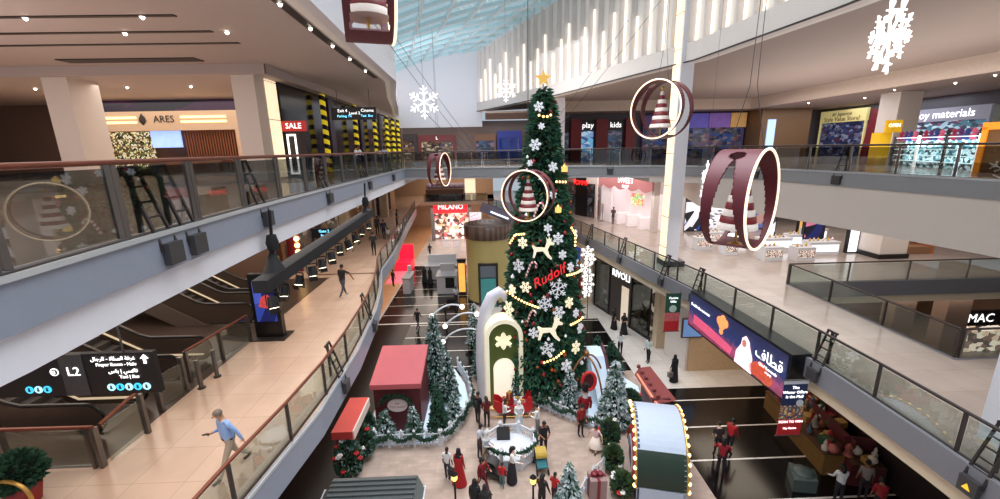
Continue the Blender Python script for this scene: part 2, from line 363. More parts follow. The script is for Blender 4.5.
# skylight
def lerp_poly(P,y):
    for (x0,y0),(x1,y1) in zip(P,P[1:]):
        if min(y0,y1)<=y<=max(y0,y1): return x0+(x1-x0)*(y-y0)/(y1-y0)
    return P[-1][0]
ys=[-3+i*2.28 for i in range(26)]; g=MB(); fr=MB()
def roofpt(y,t):
    xl=lerp_poly(WL,min(y,54)); xr=lerp_poly(WR2,min(y,54)); zl=22.5; zr=26.3-max(0,y-30)*.06
    return (xl+(xr-xl)*t, y, zl+(zr-zl)*t+sin(PI*t)*.5)
N=6
for i,y in enumerate(ys):
    for j in range(N):
        if i<len(ys)-1: g.quad(roofpt(y,j/N),roofpt(y,(j+1)/N),roofpt(ys[i+1],(j+1)/N),roofpt(ys[i+1],j/N))
        fr.bar(roofpt(y,j/N),roofpt(y,(j+1)/N),.12,.3)
        if i<len(ys)-1: fr.bar(roofpt(y,j/N),roofpt(ys[i+1],j/N),.16,.4)
    if i<len(ys)-1: fr.bar(roofpt(y,1),roofpt(ys[i+1],1),.4,.5)
struct('window_1',g,m_sky); struct('trim_12',fr,m_frame)

# outer walls of every level
b=MB(); b.box(-48,54.4,12,-10.5,54.8,17.2); struct('wall_level_two_back_left',b,M('brown wall',(110,88,78),.6))
b=MB(); b.box(-48,33.6,12,-11.6,33.8,17.2); struct('wall_level_two_left',b,M('taupe wall',(120,96,84),.6))
b=MB(); b.box(-48,-3,12,-47.8,34,17.6); struct('wall_level_two_far_left',b,M('taupe wall',(120,96,84)))
b=MB(); b.box(-48,60.8,12,48,61.1,17.2); struct('wall_level_two_end',b,M('dim shopfront wall',(96,84,84),.5))
b=MB(); b.box(7,47.4,12,48,47.6,17); struct('wall_level_two_right',b,M('dim shop interior',(88,84,92),.5))
b=MB(); b.box(37.4,-3,12,37.6,47.4,17); struct('wall_level_two_far_right',b,M('dim shop interior',(88,84,92)))
b=MB(); b.box(-26,70,6,1,70.2,11); struct('wall_level_one_end',b,M('warm far wall',(190,160,132),.6))
b=MB(); b.box(-20,24.7,6,-12.9,24.9,10.8); b.box(-26.2,-3,0,-26,76,11); struct('wall_level_one_left',b,M('dim brown wall',(112,86,70),.6))
b=MB(); b.box(-13.4,24.9,6,-13.2,60,10.8); struct('wall_level_one_shops_left',b,M('shop wall warm',(196,158,124),.6))
b=MB(); b.box(16.2,44,6,48,44.2,9.4); struct('wall_level_one_back_right',b,M('pale shop wall',(206,200,200),.6))
b=MB(); b.box(38,-3,6,38.2,44,9.4); struct('wall_level_one_far_right',b,M('pale shop wall',(206,200,200)))
b=MB(); b.box(-26,75,0,16,75.2,5.2); struct('wall_ground_end',b,M('warm far wall',(190,160,132)))
b=MB(); b.box(15.6,-3,0,15.8,20.4,4.8); struct('wall_ground_right',b,M('dark shop wall',(46,36,34),.5))
b=MB(); b.box(11.9,22.6,0,16,22.8,4.8); struct('wall_ground_beige',b,M('sand wall',(206,176,142),.6))
b=MB(); b.prism([(11.5,25.1),(11.75,25.2),(11.95,22.7),(11.7,22.6)],0,4.8); struct('wall_ground_corner',b,M('white stone cladding',(228,220,214),.4))
b=MB(); b.box(34,12.7,0,34.2,40,4.8); b.box(16,30,0,34,30.2,4.8); struct('wall_ground_hall',b,M('dim brown wall',(112,86,70)))

# columns
def column(x0,y0,x1,y1,z0,z1,face,lit=None):
    b=MB(); b.box(x0,y0,z0,x1,y1,z1,0)
    if lit:
        b.box(*lit[:3],*lit[3:],1)
        z=z0+1.2
        while z<z1: b.box(lit[0]-.01,lit[1]-.01,z,lit[3]+.01,lit[4]+.01,z+.03,2); z+=1.9
    o=struct('column',b,[face,m_led_in,m_dsteel]); return o
column(11.05,24.8,11.8,25.9,6,27,m_white,(10.98,24.95,6.1,11.05,25.75,26.8))
b=MB(); b.box(10.95,24.7,6,12.2,26,6.35); struct('trim_13',b,m_blackp)
column(6.5,40.9,7.5,42,6,24,m_white,(5.9,40.9,6.0,6.48,42,23))
column(-3.3,61.2,-2.1,62.1,6,16.9,m_white,(-3.2,61.12,6.2,-1.7,61.2,16.8))
column(-21.4,22.2,-20.2,23.9,12,17.2,m_whiteR)
column(-12.4,22.2,-11.3,24.4,12,17.2,m_whiteR,(-11.3,23.2,12.1,-11.24,24.3,17.1))
column(30.3,31.2,32.0,32.8,12,16.9,m_whiteR)
column(25.2,25.3,27.0,27.2,6,9.4,m_whiteR)
b=MB(); b.box(25.1,25.2,6,27.1,27.3,6.3); struct('trim_14',b,m_blackp)
column(28.6,44.2,33.8,46.8,12,16.9,M('bronze cladding',(120,90,62),.45,.3))
column(8.05,34.3,8.95,35.3,0,4.8,M('sand pilaster',(206,186,158),.5))
column(11.15,25.6,11.75,26.3,0,4.8,M('sand pilaster',(206,186,158)))
for x,y,w_ in ((22.9,21.4,1.2),(26.1,21.5,1.4)): column(x,y,x+w_,y+.8,0,4.8,M('brown stone column',(150,124,108),.35))
column(12.4,8.2,13.1,8.9,6,9.4,m_white)
for y in (34,41,48): column(-12.3,y,-11.5,y+.8,6,10.8,M('sand pilaster',(206,186,158)))
# ------------------------------------------------------------------ railings
def resample(pts, step):
    P=[Vector(p) for p in pts]; out=[P[0]]; acc=0
    total=sum((b-a).length for a,b in zip(P,P[1:])); n=max(1,round(total/step)); st=total/n
    d=st; pos=0
    for a,b in zip(P,P[1:]):
        L=(b-a).length
        while d<=pos+L+1e-6 and len(out)<=n:
            out.append(a+(b-a)*((d-pos)/L)); d+=st
        pos+=L
    return out
def railing(label, pts, zf, step, top, post, gl, h=1.12, name='glass_railing', inset=.12, double=False, group=None, base=True):
    P=resample(pts,step)
    t=thing(name,label,'railing',(P[0].x,P[0].y,zf),group=group)
    b=MB(); b.tube([(p.x,p.y,zf+h) for p in P],.045,8); part('handrail',b,top,t)
    for i,p in enumerate(P):
        d=(P[min(i+1,len(P)-1)]-P[max(i-1,0)]).normalized()
        b=MB()
        if double:
            for s in (-.07,.07): q=p+d*s; b.bar((q.x,q.y,zf),(q.x,q.y,zf+h),.05,.1)
        else: b.bar((p.x,p.y,zf),(p.x,p.y,zf+h),.07,.07)
        part('post',b,post,t)
    for a,c in zip(P,P[1:]):
        d=(c-a).normalized(); a2=a+d*.08; c2=c-d*.08
        b=MB(); b.bar((a2.x,a2.y,zf+h*.5),(c2.x,c2.y,zf+h*.5),.018,h*.86); part('glass_panel',b,gl,t)
    if base:
        b=MB(); b.tube([(p.x,p.y,zf+.05) for p in P],.035,6); part('base_rail',b,post,t)
    return t
def shift(pts,o):
    k=len(pts); out=[]
    for i in range(k):
        a=Vector(pts[max(i-1,0)]); c=Vector(pts[min(i+1,k-1)]); d=(c-a).normalized(); out.append((pts[i][0]-d.y*o,pts[i][1]+d.x*o))
    return out
railing('long level-two glass railing with copper handrail, running along the left gallery edge',shift(E2L,.10),12,2.05,m_copper,m_steel,m_glassD,h=1.3,double=True)
railing('grey glass railing along the bridge and the right-hand curve of level two',shift(E2B,.10),12,2.0,m_dsteel,m_steel,m_glassD,h=1.25)
railing('curved glass railing with copper handrail beside the blue-shirted man on the peach walkway',shift(E1L,.10),6,2.1,m_copper,m_dsteel,m_glassW)
railing('long curved glass railing with dark handrail above the advertising screen',shift(E1R,.12),6,2.3,m_dsteel,m_dsteel,m_glassW)
railing('straight glass railing on the far side of the square floor opening',[(16.05,20.95),(46,21.0)],6,3.3,m_dsteel,m_steel,m_glassW)
railing('straight glass railing on the near left side of the square floor opening',[(16.05,20.85),(16.08,12.7)],6,2.7,m_dsteel,m_dsteel,m_glassW)
railing('short glass railing closing the near end of the square floor opening',[(16.2,12.65),(34,12.65)],6,2.4,m_dsteel,m_steel,m_glassW)
railing('distant glass railing along the front of the far level-one bridge',[(-9.2,61.1),(0,61.1)],6,2.2,m_dsteel,m_steel,m_glassD)

# rigging brackets that clamp over the railings
def bracket_proto():
    t=thing('rigging_bracket','x','bracket',(0,0,0),local=True)
    for s in (-.16,.16):
        b=MB(); b.bar((s,.30,1.18),(s*1.3,-.12,-.30),.05,.05); part('strut',b,m_dsteel,t)
    for k in range(4):
        z=.05+k*.27; b=MB(); y=-.12+.42*(z+.30)/1.48; b.bar((-.19,y,z),(.19,y,z),.035,.035); part('rung',b,m_dsteel,t)
    b=MB(); b.bar((0,.32,1.2),(0,.32,0.02),.08,.06); b.bar((-.2,.32,1.2),(.2,.32,1.2),.06,.06); part('back_leg',b,m_dsteel,t)
    b=MB(); b.box(-.2,-.22,-.56,.2,-.1,-.16); part('weight_box',b,M('dark bracket box',(66,64,66),.5),t)
    return t
BR=[]
proto=bracket_proto()
def nearest_on(P,y=None,x=None):
    for (x0,y0),(x1,y1) in zip(P,P[1:]):
        if y is not None and min(y0,y1)<=y<=max(y0,y1):
            f=(y-y0)/(y1-y0); return (x0+(x1-x0)*f,y),math.atan2(y1-y0,x1-x0)
        if x is not None and min(x0,x1)<=x<=max(x0,x1):
            f=(x-x0)/(x1-x0); return (x,y0+(y1-y0)*f),math.atan2(y1-y0,x1-x0)
spots=[(E2L,7.7,None,12,'dark rigging bracket clamped on the left level-two railing nearest the viewer',1),
 (E2L,8.45,None,12,'dark rigging bracket just behind the nearest one on the left level-two railing',1),
 (E2L,11.6,None,12,'dark rigging bracket with a black hoist strap, on the left level-two railing above the truss',1),
 (E2L,16.5,None,12,'dark rigging bracket on the left level-two railing below the first striped pole',1),
 (E2L,22.5,None,12,'dark rigging bracket on the left level-two railing, second from the bridge',1),
 (E2L,28.5,None,12,'dark rigging bracket on the left level-two railing, nearest to the bridge',1),
 (E2B,None,5.2,12,'rigging bracket on the bridge railing just right of the tall tree',1),
 (E2B,None,8.9,12,'rigging bracket on the bridge railing left of the tall lit column',1),
 (E2B,24.2,None,12,'rigging bracket on the level-two railing, upper right behind the big ring',1),
 (E2B,19.6,None,12,'rigging bracket on the level-two railing under the yellow pillar',1),
 (E1L,12.9,None,6,'dark rigging bracket on the left level-one railing beside the red kiosk',1),
 (E1L,17.8,None,6,'dark rigging bracket at the bend of the left level-one railing',1),
 (E1R,33.5,None,6,'farthest dark rigging bracket on the right level-one railing',1),
 (E1R,28.0,None,6,'dark rigging bracket on the right level-one railing above the watch shop',1),
 (E1R,23.0,None,6,'dark rigging bracket on the right level-one railing below the lit column',1),
 (E1R,20.2,None,6,'dark rigging bracket on the right level-one railing at the far end of the screen',1),
 (E1R,12.6,None,6,'dark rigging bracket on the right level-one railing above the red and blue banner',1),
 (E1R,7.7,None,6,'dark rigging bracket with a yellow triangle at the right edge of the picture',1)]
first=True
for P,y,x,z,lab,sd in spots:
    p,a=nearest_on(P,y,x)
    # local -y must point over the void: the right of E travel for the left decks and likewise for the others
    loc=(p[0],p[1],z); rz=a
    if first:
        proto.location=loc; proto.rotation_euler=(0,0,rz); proto['label']=lab; proto['group']='rigging brackets on the railings'; first=False; r=proto
    else: r=dup(proto,loc,rz,lab,'rigging brackets on the railings')
    BR.append(r)
b=MB(); b.plate([(-.09,0),(.09,0),(0,.15)],(0,-.232,-.44),(1,0,0),(0,0,1),.012); o=part('warning_triangle',b,M('yellow warning',(250,200,60),.4,emit=.6),BR[-1])
# ------------------------------------------------------------------ hanging rings
m_ring=M('maroon ring band',(98,36,46),.45,noise=.05)
m_ringin=M('dark maroon lining',(92,16,26),.5,noise=.05)
m_rim=M('cream rim light',(255,226,196),.4,emit=1.3,noise=0)
m_cream=M('cream paint',(240,225,215),.5,noise=.02)
m_redp=M('deep red paint',(120,20,30),.45,noise=.04)
m_gold=M('gold metal',(212,170,92),.3,.8,noise=.04)
m_wire=M('steel wire',(86,86,90),.4,.6,noise=0)
def ring_proto(r=1.0,w=.8):
    t=thing('hanging_ring','x','ring',(0,0,0),local=True)
    NT,NW=256,40; b=MB(); vs=[];fs=[];ms=[]
    def hole(th,y):
        # th measured from the bottom; two tapering tree-shaped cut-outs, one on each flank, with a round hole at the apex
        a=abs(th)
        s=(a-.42)/(2.55-.42)
        if 0<s<1:
            half=.41*w*(1-s)**.75
            if abs(y)<half: return True
        d=math.hypot((a-2.68)*r,y)
        return d<.15*r
    idx={}
    for i in range(NT):
        th=-PI+2*PI*i/NT
        for j in range(NW+1):
            y=-w/2+w*j/NW
            vs.append((r*sin(th),y,-r*cos(th))); idx[i,j]=len(vs)-1
    n0=len(vs)
    for i in range(NT):
        th=-PI+2*PI*i/NT
        for j in range(NW+1):
            y=-w/2+w*j/NW; q=r-.035; vs.append((q*sin(th),y,-q*cos(th)))
    keep={}
    for i in range(NT):
        for j in range(NW):
            keep[i,j]=not hole(-PI+2*PI*(i+.5)/NT,-w/2+w*(j+.5)/NW)
    fo=[];fi=[];fe=[]
    for (i,j),k in keep.items():
        if not k: continue
        i2=(i+1)%NT; q=(idx[i,j],idx[i2,j],idx[i2,j+1],idx[i,j+1])
        fo.append(q); fi.append(tuple(n0+x for x in reversed(q)))
        for (ni,nj),(u,v) in (((i,j-1),(0,1)),((i2,j),(1,2)),((i,j+1),(2,3)),((i-1)%NT,j) and ((((i-1)%NT),j),(3,0))):
            if nj<0 or nj>=NW or not keep.get((ni,nj),False):
                fe.append((q[u],q[u]+n0,q[v]+n0,q[v]))
    b.v=vs
    for L,m in ((fo,0),(fi,1),(fe,0)):
        for f in L: b.f.append(f); b.m.append(m); b.s.append(m<2 and L is not fe)
    part('band',b,[m_ring,m_ringin],t)
    for s in (-1,):
        b=MB(); b.tube([((r+.0)*cos(a),s*(w/2+.012),(r+.0)*sin(a)) for a in [2*PI*k/64 for k in range(64)]],.026,6,closed=True)
        part('rim_light',b,m_rim,t)
    # striped tree inside
    b=MB(); H=1.25; z0=-.62; n=9
    for k in range(n):
        za=z0+H*k/n; rb=.36*(1-k/n)+.03; b.lathe([(rb,0),(rb*.94,H/n*.92),(rb*.7,H/n)],16,(0,0,za),k%2)
    part('striped_tree',b,[m_cream,m_redp],t)
    b=MB(); b.tube([(0,0,-r+.02),(0,0,z0)],.03,8); b.lathe([(.16,-r+.02),(.16,-r+.06),(.03,-r+.1)],12); part('stand',b,m_gold,t)
    b=MB(); b.tube([(0,0,H+z0),(0,0,H+z0+.2)],.012,6); b.sphere((0,0,H+z0+.1),.07,8); part('tree_topper',b,m_gold,t)
    b=MB()
    for y in (-w/2+.08,w/2-.08): b.tube([(0,y,r-.01),(0,y*.2,r+1.2),(0,0,r+7)],.007,5)
    part('hanging_wire',b,m_wire,t)
    return t
ring=ring_proto()
def face(nx,ny): return math.atan2(ny,nx)+PI/2   # local -y axis to look along (nx,ny)
RG=[((5.22,8.45,12.30),(.66,-.75),'large maroon ring nearest the viewer, right of the lit column, striped tree inside'),
    ((6.35,15.6,14.65),(-.83,-.57),'maroon ring with lit rim hung in front of the tall lit column'),
    ((1.65,16.8,11.56),(-.50,-.86),'maroon ring with cream rim hung in front of the tall Christmas tree'),
    ((-2.95,26.5,12.2),(.97,-.25),'small far maroon ring hung before the bridge, left of the Christmas tree'),
    ((-1.98,8.0,16.25),(.955,.28),'maroon ring hung high at the top edge, only its underside in view')]
for i,(l,n,lab) in enumerate(RG):
    if i==0: ring.location=l; ring.rotation_euler=(0,0,face(*n)); ring['label']=lab; ring['group']='hanging rings'; r=ring
    else: r=dup(ring,l,face(*n),lab,'hanging rings')
# ------------------------------------------------------------------ snowflakes of light
def flake(r=.5,th=.05,w=.07,fancy=True,dy=0):
    b=MB()
    for k in range(6):
        a=PI/2+k*PI/3; u=Vector((cos(a),0,sin(a)))
        b.bar(Vector((0,dy,0)),u*r+Vector((0,dy,0)),th,w)
        for f,l in (((.45,.30),(.72,.24)) if fancy else ((.6,.3),)):
            for s in (-1,1):
                c=a+s*PI/3; p=u*(r*f); b.bar(p+Vector((0,dy,0)),p+Vector((cos(c),0,sin(c)))*r*l+Vector((0,dy,0)),th,w*.9)
    return b
m_fl=M('lit white acrylic',(255,250,246),.4,emit=1.25,noise=0)
def big_flake(label,loc,r,rz,tilt=None,cable=5):
    t=thing('light_snowflake',label,'snowflake',loc,rz,group='hanging light snowflakes',local=True)
    part('star',flake(r,.06,.05),m_fl,t)
    b=MB(); b.tube([(0,0,r),(0,0,r+cable)],.006,5); part('hanging_wire',b,m_wire,t)
    if tilt: t.rotation_euler=(tilt[0],tilt[1],rz)
    return t
big_flake('lit snowflake hung on the left, in front of the blank white end wall',(-2.75,20,15.5),.72,0,cable=6)
big_flake('lit snowflake hung above and left of the Christmas tree top, before the bladed wall',(1.4,29,17.1),.74,0,cable=6)
fz=big_flake('lit snowflake nearest the upper right corner, seen nearly edge-on and tilted',(11.0,12,16.15),1.02,1.15,(.0,.28),cable=3)
for k,off in ((1,.16),(2,-.16)):
    part('star',flake(.62,.04,.04,dy=off*1.6),m_fl,fz)
big_flake('lit snowflake half hidden behind the large near ring, beside the lit column',(9.3,17.6,11.8),.95,.9,cable=8)
# long hanging strand of flakes by the right ground shops
t=thing('light_snowflake','tall curtain of stacked lit snowflakes standing left of the watch shop','snowflake',(7.35,29.2,0),group='hanging light snowflakes')
for k in range(6):
    z=2.9+k*.62; x=7.25+R.uniform(-.2,.2); f=flake(.46+.06*(k%2),.05,.045); q=MB(); q.merge(f,Matrix.Translation((x,29.2+R.uniform(-.2,.2),z))@Matrix.Rotation(R.uniform(-.4,.4),4,'Z')@Matrix.Rotation(R.uniform(0,1),4,'Y')); part('star',q,m_fl,t)
b=MB(); b.tube([(7.3,29.2,0),(7.3,29.2,6.2)],.03,6); part('pole',b,m_wire,t)
# rigging cables across the atrium
def cable(label,p,q,sag=.3):
    p=Vector(p);q=Vector(q); b=MB(); b.tube([p.lerp(q,k/12)-Vector((0,0,sag*4*(k/12)*(1-k/12))) for k in range(13)],.012,5)
    single('rigging_cable',b,m_wire,label,'cable','rigging cables')
cable('thin dark cable from the left bladed wall to the bridge railing, upper one',(-5.0,20,20),(-.6,32.4,13.3),.2)
cable('thin dark cable from the left bladed wall to the bridge railing, lower one',(-4.9,18,19.2),(-1.0,32.4,13.2),.2)
cable('thin dark cable from the far left railing end up to the snowflake',(-2.75,20,15.1),(-1.4,32.3,13.2),.1)
cable('thin cable from the right bladed wall to the bridge, nearer the tree',(9.6,30,21.5),(3.4,31.6,13.3),.2)
cable('thin cable from the right bladed wall to the bridge, farther from the tree',(10.2,26,21.5),(3.9,31.6,13.3),.2)

# ------------------------------------------------------------------ truss with spotlights under the left gallery
m_truss=M('black drape',(24,24,28),.7,noise=.1)
t=thing('lighting_truss','long black covered lighting truss hung above the peach walkway','truss',(-5.9,10.3,9.8))
b=MB(); b.bar((-5.95,10.5,10.02),(-6.05,21.5,10.35),.42,.34); part('beam',b,m_truss,t)
for y in (11.4,20.5):
    b=MB(); b.bar((-5.9,y,11.9),(-6.0,y,10.2),.07,.05); b.lathe([(.12,-.22),(.17,0),(.12,.22)],10,(-5.95,y,11.0)); part('hoist',b,m_truss,t)
    b=MB(); b.lathe([(.3,0),(.05,.55)],10,(-6.0,y,10.2)); part('rope_bag',b,m_truss,t)
m_can=M('black lamp can',(26,26,28),.4,.3,noise=0)
def spot_proto():
    s=thing('stage_spotlight','x','spotlight',(0,0,0),local=True)
    b=MB(); b.tube([(0,0,-.12),(-.12,0,-.5)],[.15,.2],12); part('can',b,m_can,s)
    b=MB(); b.bar((0,-.2,-.42),(0,-.2,0),.05,.03); b.bar((0,.2,-.42),(0,.2,0),.05,.03); b.bar((0,-.2,0),(0,.2,0),.05,.04); part('yoke',b,m_can,s)
    b=MB(); b.lathe([(.001,-.0),(.17,-.012)],12); q=MB(); q.merge(b,Matrix.Translation((-.125,0,-.51))@Matrix.Rotation(.29,4,'Y')); part('lens',q,M('lamp lens glow',(255,240,200),.3,emit=7,noise=0),s)
    for dx in (-.2,.2):
        b=MB(); b.plate([(-.17,-.2),(.17,-.2),(.14,.02),(-.14,.02)],(-.11+dx,0,-.5),(0,1,0),(dx*1.5,0,1),.012); part('barn_door',b,m_can,s)
    return s
sp=spot_proto(); ys_=[10.6,11.3,12.3,13.2,14.0,14.9,15.8,16.7,17.7,18.8,20.0]
words=['first','second','third','fourth','fifth','sixth','seventh','eighth','ninth','tenth','last']
for i,y in enumerate(ys_):
    lab='black stage spotlight under the covered truss, %s from the viewer'%words[i]
    z=9.80+.35*(y-10.2)/11.3; x=-5.75
    if i==0: sp.location=(x,y,z); sp['label']=lab; sp['group']='spotlights under the truss'; sp.rotation_euler=(0,0,2.2); sp.scale=(.75,)*3
    else: dup(sp,(x,y,z),2.2+R.uniform(-1.1,1.1),lab,'spotlights under the truss',scale=R.uniform(.6,.8))
# ------------------------------------------------------------------ trees
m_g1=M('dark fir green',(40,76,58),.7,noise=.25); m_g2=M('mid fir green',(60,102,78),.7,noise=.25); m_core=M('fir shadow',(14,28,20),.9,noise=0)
m_g3=M('olive leaf',(74,92,48),.7,noise=.25); m_sn=M('flocked snow',(214,220,222),.8,noise=.05); m_sg=M('frosted fir',(134,156,154),.8,noise=.15)
m_trunk=M('bark',(70,50,38),.8,noise=.2)
def tuft(b,p,d,l,w,m,rng):
    d=d.normalized(); a=d.cross(Vector((rng.uniform(-1,1),rng.uniform(-1,1),rng.uniform(-1,1)))).normalized()*w; c=d.cross(a).normalized()*w
    q=p+d*l; e=p+d*l*.45
    b.add([p,e+a,q,e-a],[(0,1,2,3)],m); b.add([p,e+c,q,e-c],[(0,1,2,3)],m)
def conifer_parts(rad, h, n, l, w, rng, cols, droop=-.25):
    """rad(z): outline radius; returns (foliage, core)"""
    f=MB(); zs=[]
    N=24; prof=[(max(rad(h*k/N)*.80,.005),h*k/N) for k in range(N+1)]
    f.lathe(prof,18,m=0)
    tot=sum(rad(h*k/40)+.05 for k in range(41))
    for i in range(n):
        while True:
            z=rng.uniform(.02,1)*h; r=rad(z)
            if rng.random()<(r+.06)/(rad(0)+.06): break
        a=rng.uniform(0,2*PI); rr=r*rng.uniform(.74,.98)
        tier=.05*r*sin(z*6.)
        p=Vector((cos(a)*(rr+tier),sin(a)*(rr+tier),z)); d=Vector((cos(a),sin(a),droop+rng.uniform(-.35,.45)))
        d+=Vector((rng.uniform(-.5,.5),rng.uniform(-.5,.5),0))
        tuft(f,p,d,l*rng.uniform(.7,1.3),w,rng.choice(cols),rng)
    return f
def conifer(label,loc,h,r,style,n=700,name='fir_tree',group='fir trees in the village',z0=.25,pw=1.0,lights=0):
    rng=random.Random(int(abs(loc[0]*71+loc[1]*37)*10))
    cols={'green':[1,1,2],'snow':[3,4,4,3,2],'frost':[4,4,3,2,1],'leaf':[2,5,5,1]}[style]
    t=thing(name,label,'tree',loc,rng.uniform(0,6),group=group,local=True)
    rad=lambda z: r*max(1-z/(h-z0),0)**pw*(.9+.1*cos(z*22/h))
    f=conifer_parts(rad,h-z0,n,.16*r+.10,.035+.02*r,rng,cols); q=MB(); q.merge(f,Matrix.Translation((0,0,z0)))
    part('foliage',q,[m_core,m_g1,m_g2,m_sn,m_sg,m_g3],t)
    b=MB(); b.tube([(0,0,0),(0,0,z0+.3)],[.06*r+.04,.05*r+.03],8); part('trunk',b,m_trunk,t)
    return t
TX,TY=2.85,21.4
RT=[(0,2.2),(.8,2.3),(4.6,2.02),(8.4,1.6),(12.3,.95),(15.6,.4),(16.2,.12),(17,.02)]
def rz_(z):
    for (a,b_),(c,d) in zip(RT,RT[1:]):
        if z<=c: return b_+(d-b_)*(z-a)/(c-a)
    return .02
t=thing('christmas_tree','very tall decorated Christmas tree in the middle of the atrium','tree',(TX,TY,0),local=True)
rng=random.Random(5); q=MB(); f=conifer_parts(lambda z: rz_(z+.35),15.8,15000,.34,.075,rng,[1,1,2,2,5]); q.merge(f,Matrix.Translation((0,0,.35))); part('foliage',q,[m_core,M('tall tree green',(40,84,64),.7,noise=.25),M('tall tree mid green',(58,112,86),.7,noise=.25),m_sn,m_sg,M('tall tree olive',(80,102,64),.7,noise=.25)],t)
b=MB(); b.tube([(0,0,0),(0,0,1.0)],.28,12); part('trunk',b,m_trunk,t)
# gold star
t=thing('tree_star','gold star topper on the tip of the tall Christmas tree','star',(TX,TY,16.1),local=True)
pts=[((.42 if k%2==0 else .17)*sin(PI*k/5),(.42 if k%2==0 else .17)*cos(PI*k/5)) for k in range(10)]
b=MB(); b.plate(pts,(0,-.0,.55),(1,0,0),(0,0,1),.12); part('star',b,M('glowing gold',(230,180,90),.3,.4,emit=.5,noise=0),t)
b=MB(); b.tube([(0,0,0),(0,0,.3)],.03,6); part('stem',b,m_gold,t)
# ornaments laid on the cone
def on_tree(dx,z,out=.22):
    r=rz_(z)+out; dx=max(-r*.97,min(r*.97,dx)); a=math.asin(dx/r); return (TX+r*sin(a),TY-r*cos(a),z),a
m_oflake=M('white ornament',(235,238,242),.5,emit=.12,noise=.02); m_oflakeW=M('warm lit ornament',(255,246,214),.5,emit=.4,noise=.02)
fl1=None
FL=[(-.3,15.3,.30,0),(-.5,13.55,.36,0),(.33,12.5,.30,0),(-.75,12.7,.2,0),(-1.17,8.87,.34,1),(-1.38,7.7,.42,0),(.03,9.63,.26,0),(.5,6.65,.62,0),(-.16,5.95,.48,0),(-1.07,6.7,.36,1),(1.1,5.85,.36,1),(-1.9,5.35,.5,1),(-.72,4.43,.34,0),(.54,5.45,.4,0),(-.04,3.63,.46,0),(1.5,3.4,.42,1),(.53,9.1,.36,0),(1.2,7.6,.3,0),(-1.7,6.4,.3,1),(1.75,4.3,.34,0),(.95,2.6,.4,0),(.3,11.2,.24,0),(-.2,12.0,.22,0),(.75,8.3,.28,0),(-.2,14.4,.2,0),(1.5,5.2,.3,0),(-2.0,3.4,.34,0)]
zone=lambda z:'near the top' if z>11 else 'around mid-height' if z>6.6 else 'low down'
cnt={}
for dx,z,s,wm in FL:
    loc,a=on_tree(dx,z,.3)
    lab=('warm lit ' if wm else 'white ')+'snowflake ornament hung %s on the tall Christmas tree, '%zone(z)+('left flank' if dx<-.6 else 'right flank' if dx>.6 else 'middle')
    g=lab
    o=single('snowflake_ornament',flake(s*.85,.05,.045),m_oflakeW if wm else m_oflake,lab,'ornament','snowflake ornaments',loc=loc,rz=a)
    o.rotation_euler=(-.12,R.uniform(0,1),a)
def deer_poly():
    return [(-.55,-.05),(-.62,-.5),(-.5,-.5),(-.38,-.12),(.0,-.08),(.25,-.42),(.5,-.62),(.55,-.52),(.38,-.3),(.28,.02),(.42,.3),(.66,.30),(.68,.40),(.48,.52),(.52,.72),(.42,.66),(.36,.86),(.30,.6),(.2,.78),(.22,.5),(.12,.14),(-.4,.16),(-.62,.28),(-.66,.2)]
for dx,z,s,lab in ((-.23,8.61,.8,'white reindeer cut-out at mid-height on the tall Christmas tree'),(.07,4.6,.95,'white reindeer cut-out low on the tall Christmas tree')):
    loc,a=on_tree(dx,z,.36); b=MB(); b.plate([(x*s,y*s) for x,y in deer_poly()],(0,0,0),(1,0,0),(0,0,1),.05); single('reindeer_ornament',b,m_oflakeW,lab,'ornament',loc=loc,rz=a)
cane=[(0,-.5),(0,.3),(.06,.45),(.18,.52),(.30,.45),(.34,.3),(.32,.2)]
for dx,z,s,lab in ((-.91,7.63,.9,'white candy-cane ornament left of the red lettering on the tree'),(-.5,10.5,.8,'candy-cane ornament beside the cream-rimmed ring on the tree'),(-.9,5.3,.7,'candy-cane ornament above the low reindeer on the tree')):
    loc,a=on_tree(dx,z,.34); b=MB(); b.tube([(x*s,0,y*s) for x,y in cane],.055,7); o=single('candy_cane_ornament',b,stripes('candy stripe',(240,235,235),(190,40,46),.18,.6,(.4,0,1)),lab,'ornament',loc=loc,rz=a); o.rotation_euler=(0,.35,a)
loc,a=on_tree(0,7.3,.42); t=thing('script_sign','red handwritten-style script sign slanting across the middle of the tree','sign',loc,a)
text('Rudolf',.66,M('red glowing script',(225,40,50),.4,emit=.7,noise=0),t,loc,0,thick=.05,shear=.4,roll=.5)
# strings of warm bulbs curving round the tree
m_bulb=M('warm bulb',(255,206,136),.4,emit=3.2,noise=0)
def bulb_string(label,pts,n=9,r=.06,out=.3):
    t=thing('light_garland',label,'lights',on_tree(*pts[0],out)[0],group='light garlands on the tall tree')
    P=[]
    for k in range(n):
        f=k/(n-1)*(len(pts)-1); i=min(int(f),len(pts)-2); u=f-i
        dx=pts[i][0]*(1-u)+pts[i+1][0]*u; z=pts[i][1]*(1-u)+pts[i+1][1]*u; P.append(on_tree(dx,z,out)[0])
    b=MB(); b.tube(P,.03,5); part('cord',b,M('gold tinsel cord',(170,110,60),.5,noise=.1),t)
    for p in P: b=MB(); b.sphere(p,r,8); part('bulb',b,m_bulb,t)
bulb_string('short curve of warm bulbs on the left edge of the tree below the ring',[(-1.75,8.7),(-1.5,9.2),(-1.1,9.3)],8)
bulb_string('sagging row of warm bulbs low on the left flank of the tree',[(-1.95,6.2),(-1.2,5.95),(-.5,5.75)],12)
bulb_string('short upright curve of warm bulbs on the right edge of the tree',[(1.3,9.5),(1.55,9.1),(1.5,8.6)],7)
bulb_string('short glowing bar of bulbs on the right edge of the tree beside the lettering',[(1.0,7.25),(1.8,7.2)],7)
